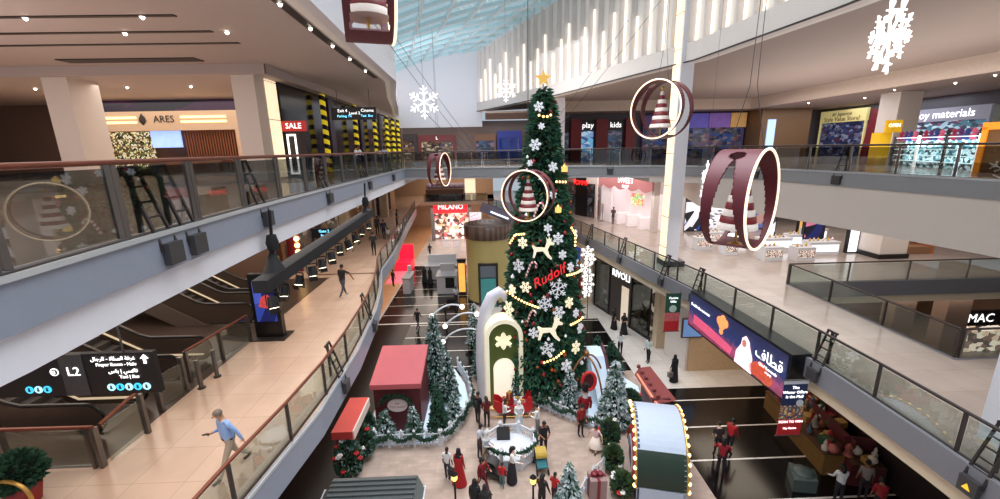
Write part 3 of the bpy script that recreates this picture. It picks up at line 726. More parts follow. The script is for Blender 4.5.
bulb_string('glowing bar of bulbs on the right flank of the tree near the reindeer',[(1.2,4.7),(1.95,4.75)],7)
bulb_string('short curve of warm bulbs at the tree foot, right of the nutcracker',[(-.2,2.9),(.35,3.1),(.8,3.4)],8)
bulb_string('short glowing bar of bulbs upper right of the cream-rimmed ring on the tree',[(.5,11.8),(1.0,11.75)],4)
bulb_string('tiny curve of warm bulbs near the tree tip',[(-.3,14.9),(0,14.8),(.25,14.9)],4)
for dx,z,lab in ((.56,10.5,'gold lantern ornament right of the ring on the tree'),(.95,12.4,'gold lantern ornament high on the right flank of the tree')):
    loc,a=on_tree(dx,z,.3); t=thing('lantern_ornament',lab,'ornament',loc,a,local=True)
    b=MB(); b.box(-.11,-.11,-.16,.11,.11,.1); part('body',b,M('gold lantern glow',(240,200,110),.4,emit=.9,noise=.05),t)
    b=MB(); b.lathe([(.16,.1),(.02,.24)],4); part('cap',b,m_gold,t)
m_bred=M('red bauble',(140,26,34),.25,noise=.03); m_bor=M('copper bauble',(170,84,40),.3,.5,noise=.03); m_bw=M('white bauble',(236,236,236),.3,emit=.3,noise=0)
bm=[]
for m in (m_bred,m_bor,m_bw):
    b=MB(); b.sphere((0,0,0),.11,10); b.lathe([(.035,.1),(.035,.15)],8); bm.append(b.mesh('bauble',[m]))
nm=['red','copper','white']
for i in range(105):
    while True:
        z=R.uniform(1.2,15.6)
        if R.random()<rz_(z)/2.5: break
    th=R.uniform(-1.5,1.5); r=rz_(z)+.22; k=R.choice([0,0,1,0,2])
    o=bpy.data.objects.new('bauble',bm[k]); C.objects.link(o); o.location=(TX+r*sin(th),TY-r*cos(th),z); s=R.uniform(.55,1.0); o.scale=(s,s,s)
    props(o,'%s bauble among the branches of the tall Christmas tree'%nm[k],'bauble','%s baubles on the tall tree'%nm[k])

# other trees
CF=[('tall frosted fir behind the red house',(-3.15,21.3,0),4.7,.95,'frost',1500),
 ('green and frosted fir right of the red house corner',(-2.35,20.2,0),3.1,.58,'frost',800),
 ('slim green fir with white flowers beside the corner of the left white fence',(-2.65,17.75,0),2.75,.5,'green',700),
 ('small frosted fir left of the oval sign, behind the white fence',(-5.1,17.35,0),1.6,.5,'frost',450),
 ('small frosted fir right of the oval sign, behind the white fence',(-3.75,17.35,0),1.8,.45,'frost',450),
 ('far thin snowy fir left of the arched green doorway',(-1.15,26.6,0),3.3,.6,'snow',600),
 ('frosted fir under the bronze arches',(4.0,19.15,0),2.4,.62,'snow',700),
 ('large snow-flocked fir left of the domed booth, behind the fence',(5.95,17.9,0),3.5,.85,'snow',1400),
 ('dark green fir behind the white slide, nearer the tall tree',(6.2,22.2,0),2.7,.8,'green',700),
 ('dark green fir behind the white slide, farther from the tall tree',(7.2,22.6,0),2.1,.8,'green',600),
 ('snow-flocked fir at the bottom edge, beside the child in red',(2.8,13.1,0),1.95,.5,'snow',700),
 ('small turquoise-lit frosted fir at the foot of the arched doorway',(1.2,19.9,0),2.0,.42,'frost',450),
 ('frosted fir standing left of the arched green doorway',(-.75,22.8,0),2.4,.5,'frost',500),
 ('small frosted fir farther behind the arched green doorway, by the fence',(-.75,24.5,0),2.2,.5,'green',450),
 ('green fir between the tall tree and the bronze arches',(4.3,20.9,0),2.4,.7,'green',600),
 ('frosted fir with white flowers, front left island by the snow',(-1.95,18.6,0),1.5,.42,'frost',400)]
for lab,loc,h,r,st,n in CF: conifer(lab,loc,h,r,st,n)
def bush(label,loc,r,h,style,n,flowers=0,name='shrub'):
    rng=random.Random(int(abs(loc[0]*31+loc[1]*17)*10)); cols={'green':[1,2,5],'dark':[1,1,2],'mixed':[1,2,2,4,5],'snow':[3,4,2],'olive':[5,5,2]}[style]
    t=thing(name,label,'shrub',loc,0,local=True); f=MB(); f.sphere((0,0,h*.5),r*.72,12,0,sz=h*.5/(r*.72)*.92)
    for i in range(n):
        a=rng.uniform(0,2*PI); e=math.acos(rng.uniform(-.6,1)); d=Vector((sin(e)*cos(a),sin(e)*sin(a),cos(e)))
        tuft(f,Vector((d.x*r*.7,d.y*r*.7,h*.5+d.z*h*.42)),d+Vector((rng.uniform(-.7,.7),rng.uniform(-.7,.7),rng.uniform(-.3,.7))),.22,.05,rng.choice(cols),rng)
    part('foliage',f,[m_core,m_g1,m_g2,m_sn,m_sg,m_g3],t)
    for i in range(flowers):
        a=rng.uniform(0,2*PI); e=math.acos(rng.uniform(-.1,1)); p=Vector((sin(e)*cos(a)*r,sin(e)*sin(a)*r,h*.5+cos(e)*h*.5)); b=MB()
        for k in range(5): w=2*PI*k/5; b.sphere(p+Vector((cos(w)*.07,sin(w)*.07,0)),.055,6)
        part('flower',b,M('white blossom',(238,232,230),.6,noise=.02) if rng.random()<.7 else M('red blossom',(190,40,44),.6),t)
    return t
bush('large leafy shrub with white flowers in front of the low red roof',(-6.05,15.0,0),.62,1.9,'mixed',560,12)
bush('second leafy shrub with white flowers, behind the large one by the low red roof',(-5.75,16.2,0),.5,1.7,'mixed',420,7)
bush('dark shrub against the red house left wall',(-5.85,17.0,0),.4,1.9,'dark',350,3)
bush('frosted white shrub beside the grey ribbed roof',(-5.0,13.2,0),.42,.9,'snow',260,3)
bush('olive shrub with red and white flowers left of the domed booth',(5.02,14.9,0),.42,1.2,'olive',420,6)
bush('tall olive shrub leaning on the booth side beneath the bulbs',(5.25,16.2,0),.45,1.6,'green',350,4)
bush('shrub with reddish flowers at the bottom left of the domed booth',(5.0,13.6,0),.44,1.0,'olive',380,8)
bush('green shrub behind the booth, under the red gabled roof',(7.0,18.6,0),.6,1.4,'green',400,4)

# ------------------------------------------------------------------ snowy islands, fences, garlands
m_isl=M('pale blue snow base',(212,230,246),.7,emit=.12,noise=.04); m_pick=M('white picket paint',(216,218,224),.5,noise=.02); m_gar=M('garland green',(36,70,50),.8,noise=.25)
LI=[(-6.2,17.0),(-2.5,16.95),(-1.75,18.1),(-1.25,19.9),(-1.6,21.9),(-2.3,23.6),(-3.6,24.4),(-6.2,22.5)]
RI=[(2.1,20.0),(2.9,19.25),(3.9,18.45),(5.2,17.5),(7.7,17.7),(8.3,21),(6.6,24.5),(2,25),(-.9,24.5),(-.55,21.8),(.6,20)]
for P,lab in ((LI,'pale blue snow-covered base carrying the red house and firs'),(RI,'white snow-covered base around the tall Christmas tree')):
    b=MB(); b.prism(P,0,.10); single('snow_platform',b,m_isl,lab,'platform')
def fence(label,pts,step=.62,h=.85):
    P=resample(pts,step); t=thing('picket_fence',label,'fence',(P[0].x,P[0].y,0))
    for p in P:
        b=MB(); b.box(p.x-.05,p.y-.05,0,p.x+.05,p.y+.05,h); b.lathe([(.08,h),(.001,h+.12)],4,(p.x,p.y,0)); part('post',b,m_pick,t)
    for z in (.3,.66):
        b=MB(); b.tube([(p.x,p.y,z) for p in P],.03,5); part('rail',b,m_pick,t)
    for a,c in zip(P,P[1:]):
        m=a.lerp(c,.5); b=MB(); d=(c-a).normalized(); b.bar((m.x,m.y,.04),(m.x,m.y,h-.14),.09,.03); part('picket',b,m_pick,t)
    return P
def garland(label,P,z=.72,sag=.3,span=2,off=.1):
    b=MB(); rng=random.Random(len(P)*7); pts=[]
    for i in range(0,len(P)-1):
        a=P[i];c=P[i+1]
        d=(c-a).normalized(); n=Vector((d.y,-d.x))*off
        for k in range(6):
            u=k/6; w=((i%span)+u)/span; p=a.lerp(c,u)+n; pts.append((p.x,p.y,z-sag*4*w*(1-w)))
    b.tube(pts,.06,6)
    for p in pts:
        for k in range(9): tuft(b,Vector(p),Vector((rng.uniform(-1,1),rng.uniform(-1,1),rng.uniform(-1,1))),.17,.035,0,rng)
    single('garland',b,m_gar,label,'garland')
P=fence('white picket fence in front of the red house',[(-6.0,16.85),(-2.5,16.8)]); garland('green garland swagged along the fence before the red house',P)
P=fence('curved white picket fence on the right edge of the left snow island',[(-2.4,16.8),(-1.6,18.05),(-1.1,19.9),(-1.45,21.9),(-2.1,23.6)]); garland('green garland swagged along the curved fence of the left island',P)
P=fence('white picket fence along the front of the tall tree island',[(2.0,19.85),(2.85,19.1),(3.85,18.3),(5.2,17.35),(7.4,17.5)]); garland('green garland swagged along the fence under the bronze arches',P)
P=fence('white picket fence left of the arched green doorway',[(-1.0,26.0),(-.75,21.8),(.35,20.0)]); garland('green garland on the fence left of the arched green doorway',P)
P=fence('short white fence by the gift box at the bottom edge',[(3.2,13.2),(3.9,14.2),(4.6,14.8)],.7,.7)
# octagonal pen
t=thing('octagonal_pen','white octagonal lattice pen in the middle of the crowd','pen',(.75,16.0,0))
oc=[(.75+1.12*cos(PI/8+k*PI/4),16.0+.98*sin(PI/8+k*PI/4)) for k in range(8)]
b=MB(); b.prism(oc,0,.5); part('platform',b,m_pick,t)
for x,y in oc: b=MB(); b.box(x-.07,y-.07,0,x+.07,y+.07,1.05); b.lathe([(.11,1.05),(.001,1.2)],4,(x,y,0)); part('post',b,m_pick,t)
for k in range(8):
    a=Vector(oc[k]);c=Vector(oc[(k+1)%8]); b=MB(); b.bar((a.x,a.y,.92),(c.x,c.y,.92),.06,.08); b.bar((a.x,a.y,.12),(c.x,c.y,.12),.06,.08)
    for j in range(1,6): p=a.lerp(c,j/6); b.bar((p.x,p.y,.12),(p.x,p.y,.9),.03,.04)
    for j in range(1,4): b.bar((a.x,a.y,.12+j*.2),(c.x,c.y,.12+j*.2),.03,.03)
    if k not in (5,): part('lattice_panel',b,m_pick,t)
b=MB(); b.box(.15,16.4,.5,.75,16.8,.9); part('dark_seat',b,m_blackp,t)
garland('frosted garland on the top rail of the octagonal pen',[Vector(p) for p in oc[4:]+oc[:1]],.98,.1,1,.08)

# ------------------------------------------------------------------ red house, low red roof, ribbed kiosk
m_hred=M('faded red roof',(186,92,98),.55,noise=.06,nscale=1.2); m_hwall=M('maroon boards',(98,40,44),.6,noise=.08); m_bred2=M('bright red roof',(206,70,64),.5,noise=.05,nscale=2)
t=thing('red_house','red cabin with sloping red roof and oval sign behind the white fence','cabin',(-4.6,19,0))
b=MB(); b.box(-5.65,17.85,0,-3.45,20.4,2.55); part('walls',b,m_hwall,t)
b=MB(); b.add([(-5.75,17.7,2.55),(-3.35,17.7,2.55),(-3.35,20.5,3.15),(-5.75,20.5,3.15),(-5.75,17.7,2.75),(-3.35,17.7,2.75),(-3.35,20.5,3.35),(-5.75,20.5,3.35)],[(0,3,2,1),(4,5,6,7),(0,1,5,4),(1,2,6,5),(2,3,7,6),(3,0,4,7)]); part('roof',b,m_hred,t)
b=MB(); b.box(-5.75,17.66,2.5,-3.35,17.7,2.75); part('fascia_board',b,m_hred,t)
o=MB(); o.plate([(.48*cos(a),.34*sin(a)) for a in [2*PI*k/28 for k in range(28)]],(-4.55,17.80,1.55),(1,0,0),(0,0,1),.05); sg=part('sign_board',o,M('cream oval board',(232,216,214),.5,noise=.02),t)
text('the',.16,M('rose letter',(176,96,96),.5,noise=0),sg,(-4.55,17.765,1.67),0); text('TOY SHOP',.15,MC['rose letter'],sg,(-4.55,17.765,1.47),0)
b=MB(); rng=random.Random(3)
for k in range(150):
    a=rng.uniform(0.1,PI-.1); p=Vector((-4.6+.75*cos(a),17.72,1.62+.55*sin(a))); tuft(b,p,Vector((rng.uniform(-1,1),-.4,rng.uniform(-1,1))),.2,.04,0,rng)
single('wreath',b,m_gar,'green half wreath hung around the oval sign of the red cabin','wreath')
t=thing('low_kiosk','narrow kiosk with a bright red flat roof beside the peach walkway','kiosk',(-6.2,16,0))
b=MB(); b.box(-6.5,15.1,0,-5.85,17.3,1.95); part('walls',b,m_hwall,t)
b=MB(); b.box(-6.6,14.95,1.95,-5.75,17.4,2.3); part('roof',b,m_bred2,t)
b=MB(); b.box(-5.75,15.0,1.9,-5.70,17.35,2.3); part('trim_board',b,m_cream,t)
t=thing('ribbed_kiosk','kiosk under a dark grey ribbed roof at the bottom edge','kiosk',(-3.9,10.5,0))
b=MB(); b.box(-5.3,9.1,0,-2.6,11.8,2.45); part('walls',b,M('grey boards',(96,98,96),.6),t)
b=MB(); xs=[-5.55,-5.2,-2.75,-2.35]
prof=[(9.0,2.45),(12.0,2.72)]
n=16
for k in range(n):
    y0=9.0+3.0*k/n; y1=9.0+3.0*(k+1)/n; z0=2.45+.27*k/n; z1=2.45+.27*(k+1)/n
    b.add([(-5.4,y0,z0+.07),(-2.6,y0,z0+.07),(-2.6,y1,z1),(-5.4,y1,z1)],[(0,1,2,3)]); b.add([(-5.4,y0,z0),(-2.6,y0,z0),(-2.6,y0,z0+.07),(-5.4,y0,z0+.07)],[(0,1,2,3)])
b.add([(-2.6,9,2.45),(-2.35,9.0,2.2),(-2.35,11.8,2.4),(-2.6,12,2.72)],[(0,1,2,3)]); b.add([(-5.4,9,2.45),(-5.4,12,2.72),(-5.65,11.8,2.4),(-5.65,9,2.2)],[(0,1,2,3)]); b.add([(-5.4,12,2.72),(-2.6,12,2.72),(-2.35,11.8,2.4),(-5.65,11.8,2.4)],[(0,1,2,3)])
part('roof',b,M('ribbed grey roofing',(92,98,98),.45,.2,noise=.04),t)
b=MB(); b.tube([(-2.33,9,2.2),(-2.33,11.82,2.42),(-5.67,11.82,2.42),(-5.67,9,2.2)],.035,6); part('eave_trim',b,m_pick,t)

# ------------------------------------------------------------------ arched doorway with snow curl
t=thing('arched_doorway','tall white and green arched doorway glowing at the foot of the tree','doorway',(.62,20.0,0),.10,local=True)
def arch(w,h,n=20): return [(-w/2,0),(w/2,0)]+[(w/2*cos(a),h-w/2+w/2*sin(a)) for a in [PI*k/n for k in range(n+1)]]
b=MB(); o_=arch(1.95,5.05); i_=arch(1.55,4.82)
def ring_plate(b,o_,i_,y0,y1):
    n=len(o_); v=[(x,y0,z) for x,z in o_]+[(x,y0,z) for x,z in i_]+[(x,y1,z) for x,z in o_]+[(x,y1,z) for x,z in i_]
    f=[]
    for k in range(n):
        k2=(k+1)%n; f+= [(k,k2,n+k2,n+k),(2*n+k,3*n+k,3*n+k2,2*n+k2),(k,2*n+k,2*n+k2,k2),(n+k,n+k2,3*n+k2,3*n+k)]
    b.add(v,f)
ring_plate(b,o_,i_,-.5,.5); part('frame',b,M('ivory glow frame',(250,242,214),.5,emit=.28,noise=.02),t)
b=MB(); b.plate(i_,(0,-.1,0),(1,0,0),(0,0,1),.1); part('green_panel',b,M('olive green panel',(78,92,36),.6,emit=.08,noise=.05),t)
b=MB(); b.plate(arch(1.1,2.75),(0,-.22,0),(1,0,0),(0,0,1),.1); dr=part('door',b,M('glowing white door',(255,248,226),.5,emit=.55,noise=.02),t)
b=MB(); b.sphere((.38,-.30,1.2),.05,8); part('handle',b,m_gold,dr)
b=MB(); b.merge(flake(.46,.06,.16),Matrix.Translation((0,-.22,3.75))); b.lathe([(.18,-.25),(.18,-.19)],6); q=MB(); q.merge(flake(.46,.06,.16),Matrix.Translation((0,-.22,3.75))); part('snowflake_panel',q,m_oflakeW,t)
b=MB(); pts=[(-1.0,.6,0),(-1.05,.6,2.2),(-1.0,.6,4.0),(-.8,.6,5.2),(-.45,.6,5.9),(-.05,.6,6.15),(.2,.6,5.95),(.25,.6,5.6)]
b.tube(pts,[.36,.36,.34,.33,.34,.30,.2,.08],12); part('snow_curl',b,M('pale lilac snow',(216,216,228),.7,noise=.03),t)
# curved lamp arms over the path
for i,(a,m,c,lab) in enumerate((((-3.25,21.7,4.45),(-2.37,21.7,5.05),(-1.55,21.7,4.95),'arched white lamp arm with ball ends, topmost of the three'),((-2.6,22.2,3.6),(-1.72,22.2,4.3),(-.76,22.2,4.28),'arched white lamp arm with ball ends, middle of the three'),((-2.72,21.9,2.8),(-1.72,21.9,3.5),(-.45,21.9,3.35),'arched white lamp arm with ball ends, lowest of the three'))):
    t=thing('arched_lamp',lab,'lamp',(a[0],a[1],0),group='arched lamps'); A,Mm,B=Vector(a),Vector(m),Vector(c); K=Mm*2-(A+B)/2
    b=MB(); b.tube([A*(1-u)**2+K*2*u*(1-u)+B*u*u for u in [k/14 for k in range(15)]],.05,7); part('arm',b,m_pick,t)
    for p in (A,B): b=MB(); b.sphere(p,.14,12); part('globe',b,M('white globe lamp',(255,246,236),.4,emit=2.2,noise=0),t)
    b=MB(); b.tube([(a[0],a[1],.0),A],.035,6); part('post',b,m_dsteel,t)
# ------------------------------------------------------------------ bronze arches, slide, nutcrackers, sleigh
t=thing('arch_dome','bronze dome of crossing arches with a red clock ring','dome',(4.9,19.6,0)); m_br=M('bronze tube',(150,104,62),.4,.5,noise=.05)
for k in range(4):
    an=.5+k*PI/2; q=[(4.95+1.35*cos(u)*cos(an),19.7+1.35*cos(u)*sin(an),.1+2.75*sin(u)) for u in [PI/2*j/10 for j in range(11)]]; b=MB(); b.tube(q,.05,7); part('arch_rib',b,m_br,t)
b=MB(); b.sphere((4.95,19.7,2.95),.16,10); part('finial',b,m_br,t)
b=MB(); b.tube([(4.95+.34*cos(a),19.0,1.75+.5*sin(a)) for a in [2*PI*k/28 for k in range(28)]],.085,8,closed=True); part('clock_ring',b,M('red ring',(186,40,38),.4,emit=.25,noise=.02),t)
b=MB(); b.plate([(.30*cos(a),.46*sin(a)) for a in [2*PI*k/24 for k in range(24)]],(4.95,19.03,1.75),(1,0,0),(0,0,1),.03); part('clock_face',b,m_hwall,t)
t=thing('snow_slide','pale blue snow slide with dark red side behind the bronze dome','slide',(5.8,19.8,0))
q=[(5.7,21.2,2.5),(5.75,20.6,2.2),(5.8,19.9,1.3),(5.85,19.2,.6),(5.9,18.6,.35)]; b=MB()
for s in zip(q,q[1:]): b.bar(s[0],s[1],.8,.14)
part('chute',b,m_isl,t)
b=MB()
for s in zip(q,q[1:]): b.bar(Vector(s[0])+Vector((.45,0,.15)),Vector(s[1])+Vector((.45,0,.15)),.08,.36)
part('side_board',b,m_hwall,t)
b=MB(); b.box(5.4,21.0,.1,6.05,21.6,2.4); part('tower',b,m_isl,t)
b=MB(); b.bar((6.35,20.1,1.8),(6.85,19.4,1.3),.5,.12); part('snow_roof',b,m_pick,t)
def nutcracker(label,loc,s,rz):
    t=thing('nutcracker_figure',label,'figure',loc,rz,local=True); m_bk=M('black lacquer',(24,22,26),.3,noise=0); m_skin=M('painted pale face',(226,186,160),.5,noise=.02)
    b=MB(); b.lathe([(.26,0),(.26,.12)],14); part('base',b,m_bk,t)
    for x in (-.1,.1): b=MB(); b.lathe([(.09,.12),(.085,.8)],10,(x,0,0)); part('leg',b,m_pick,t)
    b=MB(); b.lathe([(.2,.78),(.23,1.0),(.22,1.35),(.1,1.45)],14); part('coat',b,m_bred,t)
    for x in (-1,1): b=MB(); b.tube([(x*.24,0,1.35),(x*.31,-.02,1.05),(x*.26,-.08,.8)],[.075,.07,.06],8); part('arm',b,m_bred,t)
    b=MB(); b.lathe([(.1,1.42),(.14,1.5),(.14,1.72),(.1,1.78)],14); b.sphere((0,-.14,1.62),.03,6); part('head',b,m_skin,t)
    b=MB(); b.lathe([(.15,1.4),(.13,1.58)],12,(0,-.04,0)); part('beard',b,m_pick,t)
    b=MB(); b.lathe([(.16,1.74),(.17,2.05),(.15,2.12)],14); b.plate([(-.14,0),(.14,0),(.1,.06),(-.1,.06)],(0,-.2,1.76),(1,0,0),(0,-.9,.3),.02); part('hat',b,m_bk,t)
    t.scale=(s,s,s); return t
nutcracker('red-coated nutcracker standing right of the arched green doorway',(1.72,20.35,.1),1.45,.1)
nutcracker('red-coated nutcracker standing by the fence below the bronze dome',(4.55,18.1,.1),.98,.0)
t=thing('sleigh','red sleigh full of parcels in front of the tall tree','sleigh',(1.1,18.95,0)); 
b=MB(); side=[(-.85,.35),(.75,.35),(.95,.6),(.9,1.15),(.7,1.2),(.55,.8),(-.5,.72),(-.8,1.0),(-1.05,1.05),(-1.1,.7)]
b.plate(side,(1.1,18.65,0),(1,0,0),(0,0,1),.06); b.plate(side,(1.1,19.25,0),(1,0,0),(0,0,1),.06); b.box(.3,18.66,.35,1.8,19.24,.5); part('body',b,M('glossy red',(196,30,40),.3,noise=.03),t)
for y in (18.65,19.25): b=MB(); b.tube([(-.15,y,.35),(-.2,y,.14),(.2,y,.1),(1.8,y,.1),(2.1,y,.25)],.035,6); part('runner',b,m_gold,t)
for i,(x,y,z,s,mm,lab) in enumerate(((.75,18.9,.5,.5,m_bred,'large red parcel in the middle of the sleigh'),(1.3,19.0,.5,.42,m_pick,'white parcel behind the red ones in the sleigh'),(1.5,18.85,.5,.36,M('pink wrap',(206,120,128),.5),'pink parcel at the right end of the sleigh'),(.85,18.9,1.0,.3,M('crimson wrap',(150,20,40),.4),'small crimson parcel on top of the sleigh load'))):
    p=thing('gift_box',lab,'gift',(x,y,z)); b=MB(); b.box(x-s/2,y-s/2*.8,z,x+s/2,y+s/2*.8,z+s); part('box',b,mm,p)
    b=MB(); b.box(x-.04,y-s/2*.8-.01,z,x+.04,y+s/2*.8+.01,z+s+.01); b.sphere((x-.07,y,z+s+.05),.07,6,sz=.6); b.sphere((x+.07,y,z+s+.05),.07,6,sz=.6); part('ribbon',b,m_gold,p)
p=thing('gift_box','large grey gift box with red bow at the bottom right fence','gift',(4.0,13.6,0)); b=MB(); b.box(3.68,13.3,0,4.32,13.9,.95); part('box',b,M('taupe wrap',(150,124,122),.5),p)
b=MB(); b.box(3.94,13.28,0,4.06,13.92,.97); b.box(3.66,13.54,0,4.34,13.66,.97); b.sphere((3.88,13.6,1.04),.14,8,sz=.6); b.sphere((4.12,13.6,1.04),.14,8,sz=.6); part('ribbon',b,M('dark red ribbon',(120,36,44),.4),p)
for x,lab in ((.55,'white toy horse left of the sleigh'),):
    pass
# candy canes standing in the snow
cn=[(0,0),(0,.9),(.08,1.08),(.22,1.12),(.34,1.02),(.36,.85)]
for x,y,lab in ((2.6,19.6,'striped candy cane standing behind the fence, nearest the sleigh'),(3.15,19.4,'striped candy cane standing left of the bronze dome')):
    b=MB(); b.tube([(px,0,pz) for px,pz in cn],.05,8); single('candy_cane',b,MC['candy stripe'],lab,'candy cane',loc=(x,y,.1))
# ------------------------------------------------------------------ domed booth with bulbs
t=thing('domed_booth','barrel-roofed booth of white and green panels edged with glowing bulbs','booth',(6.5,14.7,0)); yc,zc,rr=14.7,.9,2.0; X0,X1=5.62,7.38
def band(a0,a1,mat,nm,n=14):
    b=MB(); P=[(yc+rr*cos(math.radians(a0+(a1-a0)*k/n)),zc+rr*sin(math.radians(a0+(a1-a0)*k/n))) for k in range(n+1)]
    for (y0,z0),(y1,z1) in zip(P,P[1:]): b.add([(X0,y0,z0),(X1,y0,z0),(X1,y1,z1),(X0,y1,z1)],[(0,1,2,3)],0,True)
    return part(nm,b,mat,t)
m_bw2=M('white booth panel',(184,196,214),.5,noise=.03); m_bg=M('dark green booth panel',(30,48,36),.45,noise=.06)
band(58,139,m_bw2,'roof_panel'); band(139,178,m_bg,'roof_panel')
b=MB(); b.box(X0,yc-rr,0,X1,yc-rr+.05,zc+.02); part('front_wall',b,m_bw2,t)
b=MB(); b.box(X0,yc+1.0,0,X1,yc+1.06,zc+1.70); part('rear_wall',b,m_bw2,t)
gp=[(1.06,-zc)]+[(rr*cos(a),rr*sin(a)) for a in [math.radians(58+122*k/24) for k in range(25)]]+[(-rr,-zc)]
for x,lab in ((X0+.06,1),(X1-.06,0)):
    b=MB(); b.plate(gp,(x,yc,zc),(0,1,0),(0,0,1),.08); e=part('end_wall',b,M('navy end wall',(52,46,84),.5,noise=.05) if lab else m_bw2,t)
    if lab:
        b=MB(); b.tube([(x-.08,yc-.45+1.15*cos(a),zc+.1+1.15*sin(a)) for a in [PI*k/24 for k in range(25)]],.12,8); part('arch_trim',b,M('brick red trim',(150,44,44),.5),e)
        b=MB(); b.tube([(x-.1,yc-.45+.8*cos(a),zc+.1+.8*sin(a)) for a in [PI*k/24 for k in range(25)]],.1,8); part('arch_trim',b,m_bw2,e)
for x in (X0-.07,X1+.07):
    for k in range(13):
        a=math.radians(62+k*9.6); b=MB(); b.sphere((x,yc+(rr-.02)*cos(a),zc+(rr-.02)*sin(a)),.085,8); part('bulb',b,m_bulb,t)
    b=MB(); b.tube([(x*.5+(X0 if x<6 else X1)*.5,yc+(rr+.0)*cos(a),zc+(rr+.0)*sin(a)) for a in [math.radians(58+122*k/24) for k in range(25)]],.05,6); part('rim_trim',b,m_gold,t)
t.location=(6.66,14.7,0); t.rotation_euler=(0,0,-.24)
# red gabled roof behind the booth
t=thing('red_gable_roof','little dusty red roof with scalloped ridge behind the domed booth','roof',(8.4,18.6,0)); m_rg=M('dusty red roofing',(140,66,64),.6,noise=.06)
b=MB(); b.add([(7.85,19.9,1.9),(8.5,20.0,1.9),(9.2,18.2,1.0),(8.35,18.0,1.0)],[(0,1,2,3)]); b.add([(7.85,19.9,1.9),(8.35,18.0,1.0),(8.1,17.9,.75),(7.6,19.8,1.55)],[(0,1,2,3)]); part('roof_slope',b,m_rg,t)
b=MB()
for k in range(7): u=k/6; b.sphere((7.85+.5*u*.4+.33*u,19.95-1.95*u,1.95-.9*u),.12,6)
part('scalloped_ridge',b,m_rg,t)
b=MB(); b.bar((7.72,19.75,1.62),(8.2,17.85,.82),.1,.1); part('candy_edge',b,M('salmon edge glow',(244,150,120),.4,emit=.5,noise=0),t)
b=MB(); b.box(8.0,18.2,0,8.9,19.8,1.1); part('walls',b,m_hwall,t)
# lamp posts
for x,y,lab in ((-1.5,13.2,'short black lamp post with yellow lamp, left one at the bottom edge'),(1.42,12.9,'short black lamp post with yellow lamp, right one at the bottom edge')):
    t=thing('lamp_post',lab,'lamp',(x,y,0),group='lamp posts')
    b=MB(); b.lathe([(.12,0),(.12,.06),(.04,.1),(.04,1.35)],10,(x,y,0)); part('post',b,m_can,t)
    b=MB(); b.lathe([(.06,1.35),(.11,1.42),(.11,1.58),(.05,1.64)],8,(x,y,0)); part('lantern',b,M('yellow lantern glow',(255,214,110),.4,emit=1.8,noise=0),t)
    b=MB(); b.lathe([(.14,1.62),(.02,1.76)],8,(x,y,0)); part('cap',b,m_can,t)
# ------------------------------------------------------------------ helpers for shopfronts
m_txtw=M('white lit letters',(255,255,255),.4,emit=1.6,noise=0); m_txtr=M('red lit letters',(255,40,40),.4,emit=2.5,noise=0); m_txtd=M('dark letters',(44,36,30),.5,noise=0)
m_brown=M('walnut panel',(92,62,44),.45,noise=.12); m_cyan=M('cyan screen text',(120,220,255),.4,emit=2.2,noise=0)
def bx(name,x0,y0,z0,x1,y1,z1,mat,parent):
    b=MB(); b.box(min(x0,x1),min(y0,y1),min(z0,z1),max(x0,x1),max(y0,y1),max(z0,z1)); return part(name,b,mat,parent)
def slab(name,P,Q,z0,z1,th,mat,parent,off=0):
    """upright board between plan points P and Q, its front pushed out by off to the viewer's side (right of P->Q)"""
    P=Vector(P);Q=Vector(Q);d=(Q-P).normalized();n=Vector((d.y,-d.x)); a=P+n*off;c=Q+n*off
    b=MB(); b.add([(p.x,p.y,z) for z in (z0,z1) for p in (a,c,c-n*th,a-n*th)],[(0,3,2,1),(4,5,6,7),(0,1,5,4),(1,2,6,5),(2,3,7,6),(3,0,4,7)])
    return part(name,b,mat,parent)
def at_line(P,Q,u,off=0):
    P=Vector(P);Q=Vector(Q);d=(Q-P).normalized();n=Vector((d.y,-d.x)); p=P+(Q-P)*u+n*off; return p.x,p.y
def ang(P,Q): return math.atan2(Q[1]-P[1],Q[0]-P[0])

# ---------------- level two, left: perfume shop, dark hoarding, poles, hanging sign
t=thing('perfume_shop','perfume shop with cream fascia, amber light slots and a blue screen','shop',(-21.8,30.2,12))
m_creamb=M('cream fascia',(206,178,150),.5,noise=.02)
bx('back_wall',-26.9,31.2,12,-16.7,31.4,16.2,m_brown,t)
fb=bx('fascia_board',-26.9,29.9,15.0,-16.7,30.3,16.25,m_creamb,t)
for x0,x1 in ((-26.3,-23.3),(-20.4,-17.4)):
    for z in (15.55,15.85): bx('light_slot',x0,29.86,z-.07,x1,29.9,z+.07,M('amber slot glow',(255,224,150),.4,emit=1.8,noise=0),fb)
text('ARES',.62,m_txtd,fb,(-21.5,29.86,15.72),0); b=MB(); b.lathe([(.02,-.35),(.24,-.1),(.2,.12),(.02,.38)],12,(-22.9,29.86,15.72),sy=.12); part('logo',b,m_txtd,fb)
bx('side_frame',-16.95,29.9,12,-16.6,31.2,15.0,m_creamb,t); bx('side_frame',-26.9,29.9,12,-26.6,31.2,15.0,m_creamb,t)
scn=bx('screen',-22.9,30.3,13.9,-20.9,30.4,15.0,M('pale blue screen',(150,180,250),.3,emit=1.1,noise=.15,nscale=2),t)
b=MB(); 
for k in range(22): x=-20.7+k*.18; b.box(x,30.4,12,x+.08,30.5,15.0)
part('slatted_screen',b,M('copper slat',(150,92,62),.4,.3),t)
b=MB(); 
for k in range(5): b.box(-26.5,30.5,12.5+k*.5,-23.2,31.0,12.54+k*.5)
part('shelf',b,m_gold,t)
bx('glowing_display',-26.4,31.05,12.4,-23.4,31.15,15.0,blotch('bottle shelves',[(60,44,30),(240,220,160),(120,90,50),(90,110,60),(250,240,210),(40,30,24)],(5,1,4),.7),t)
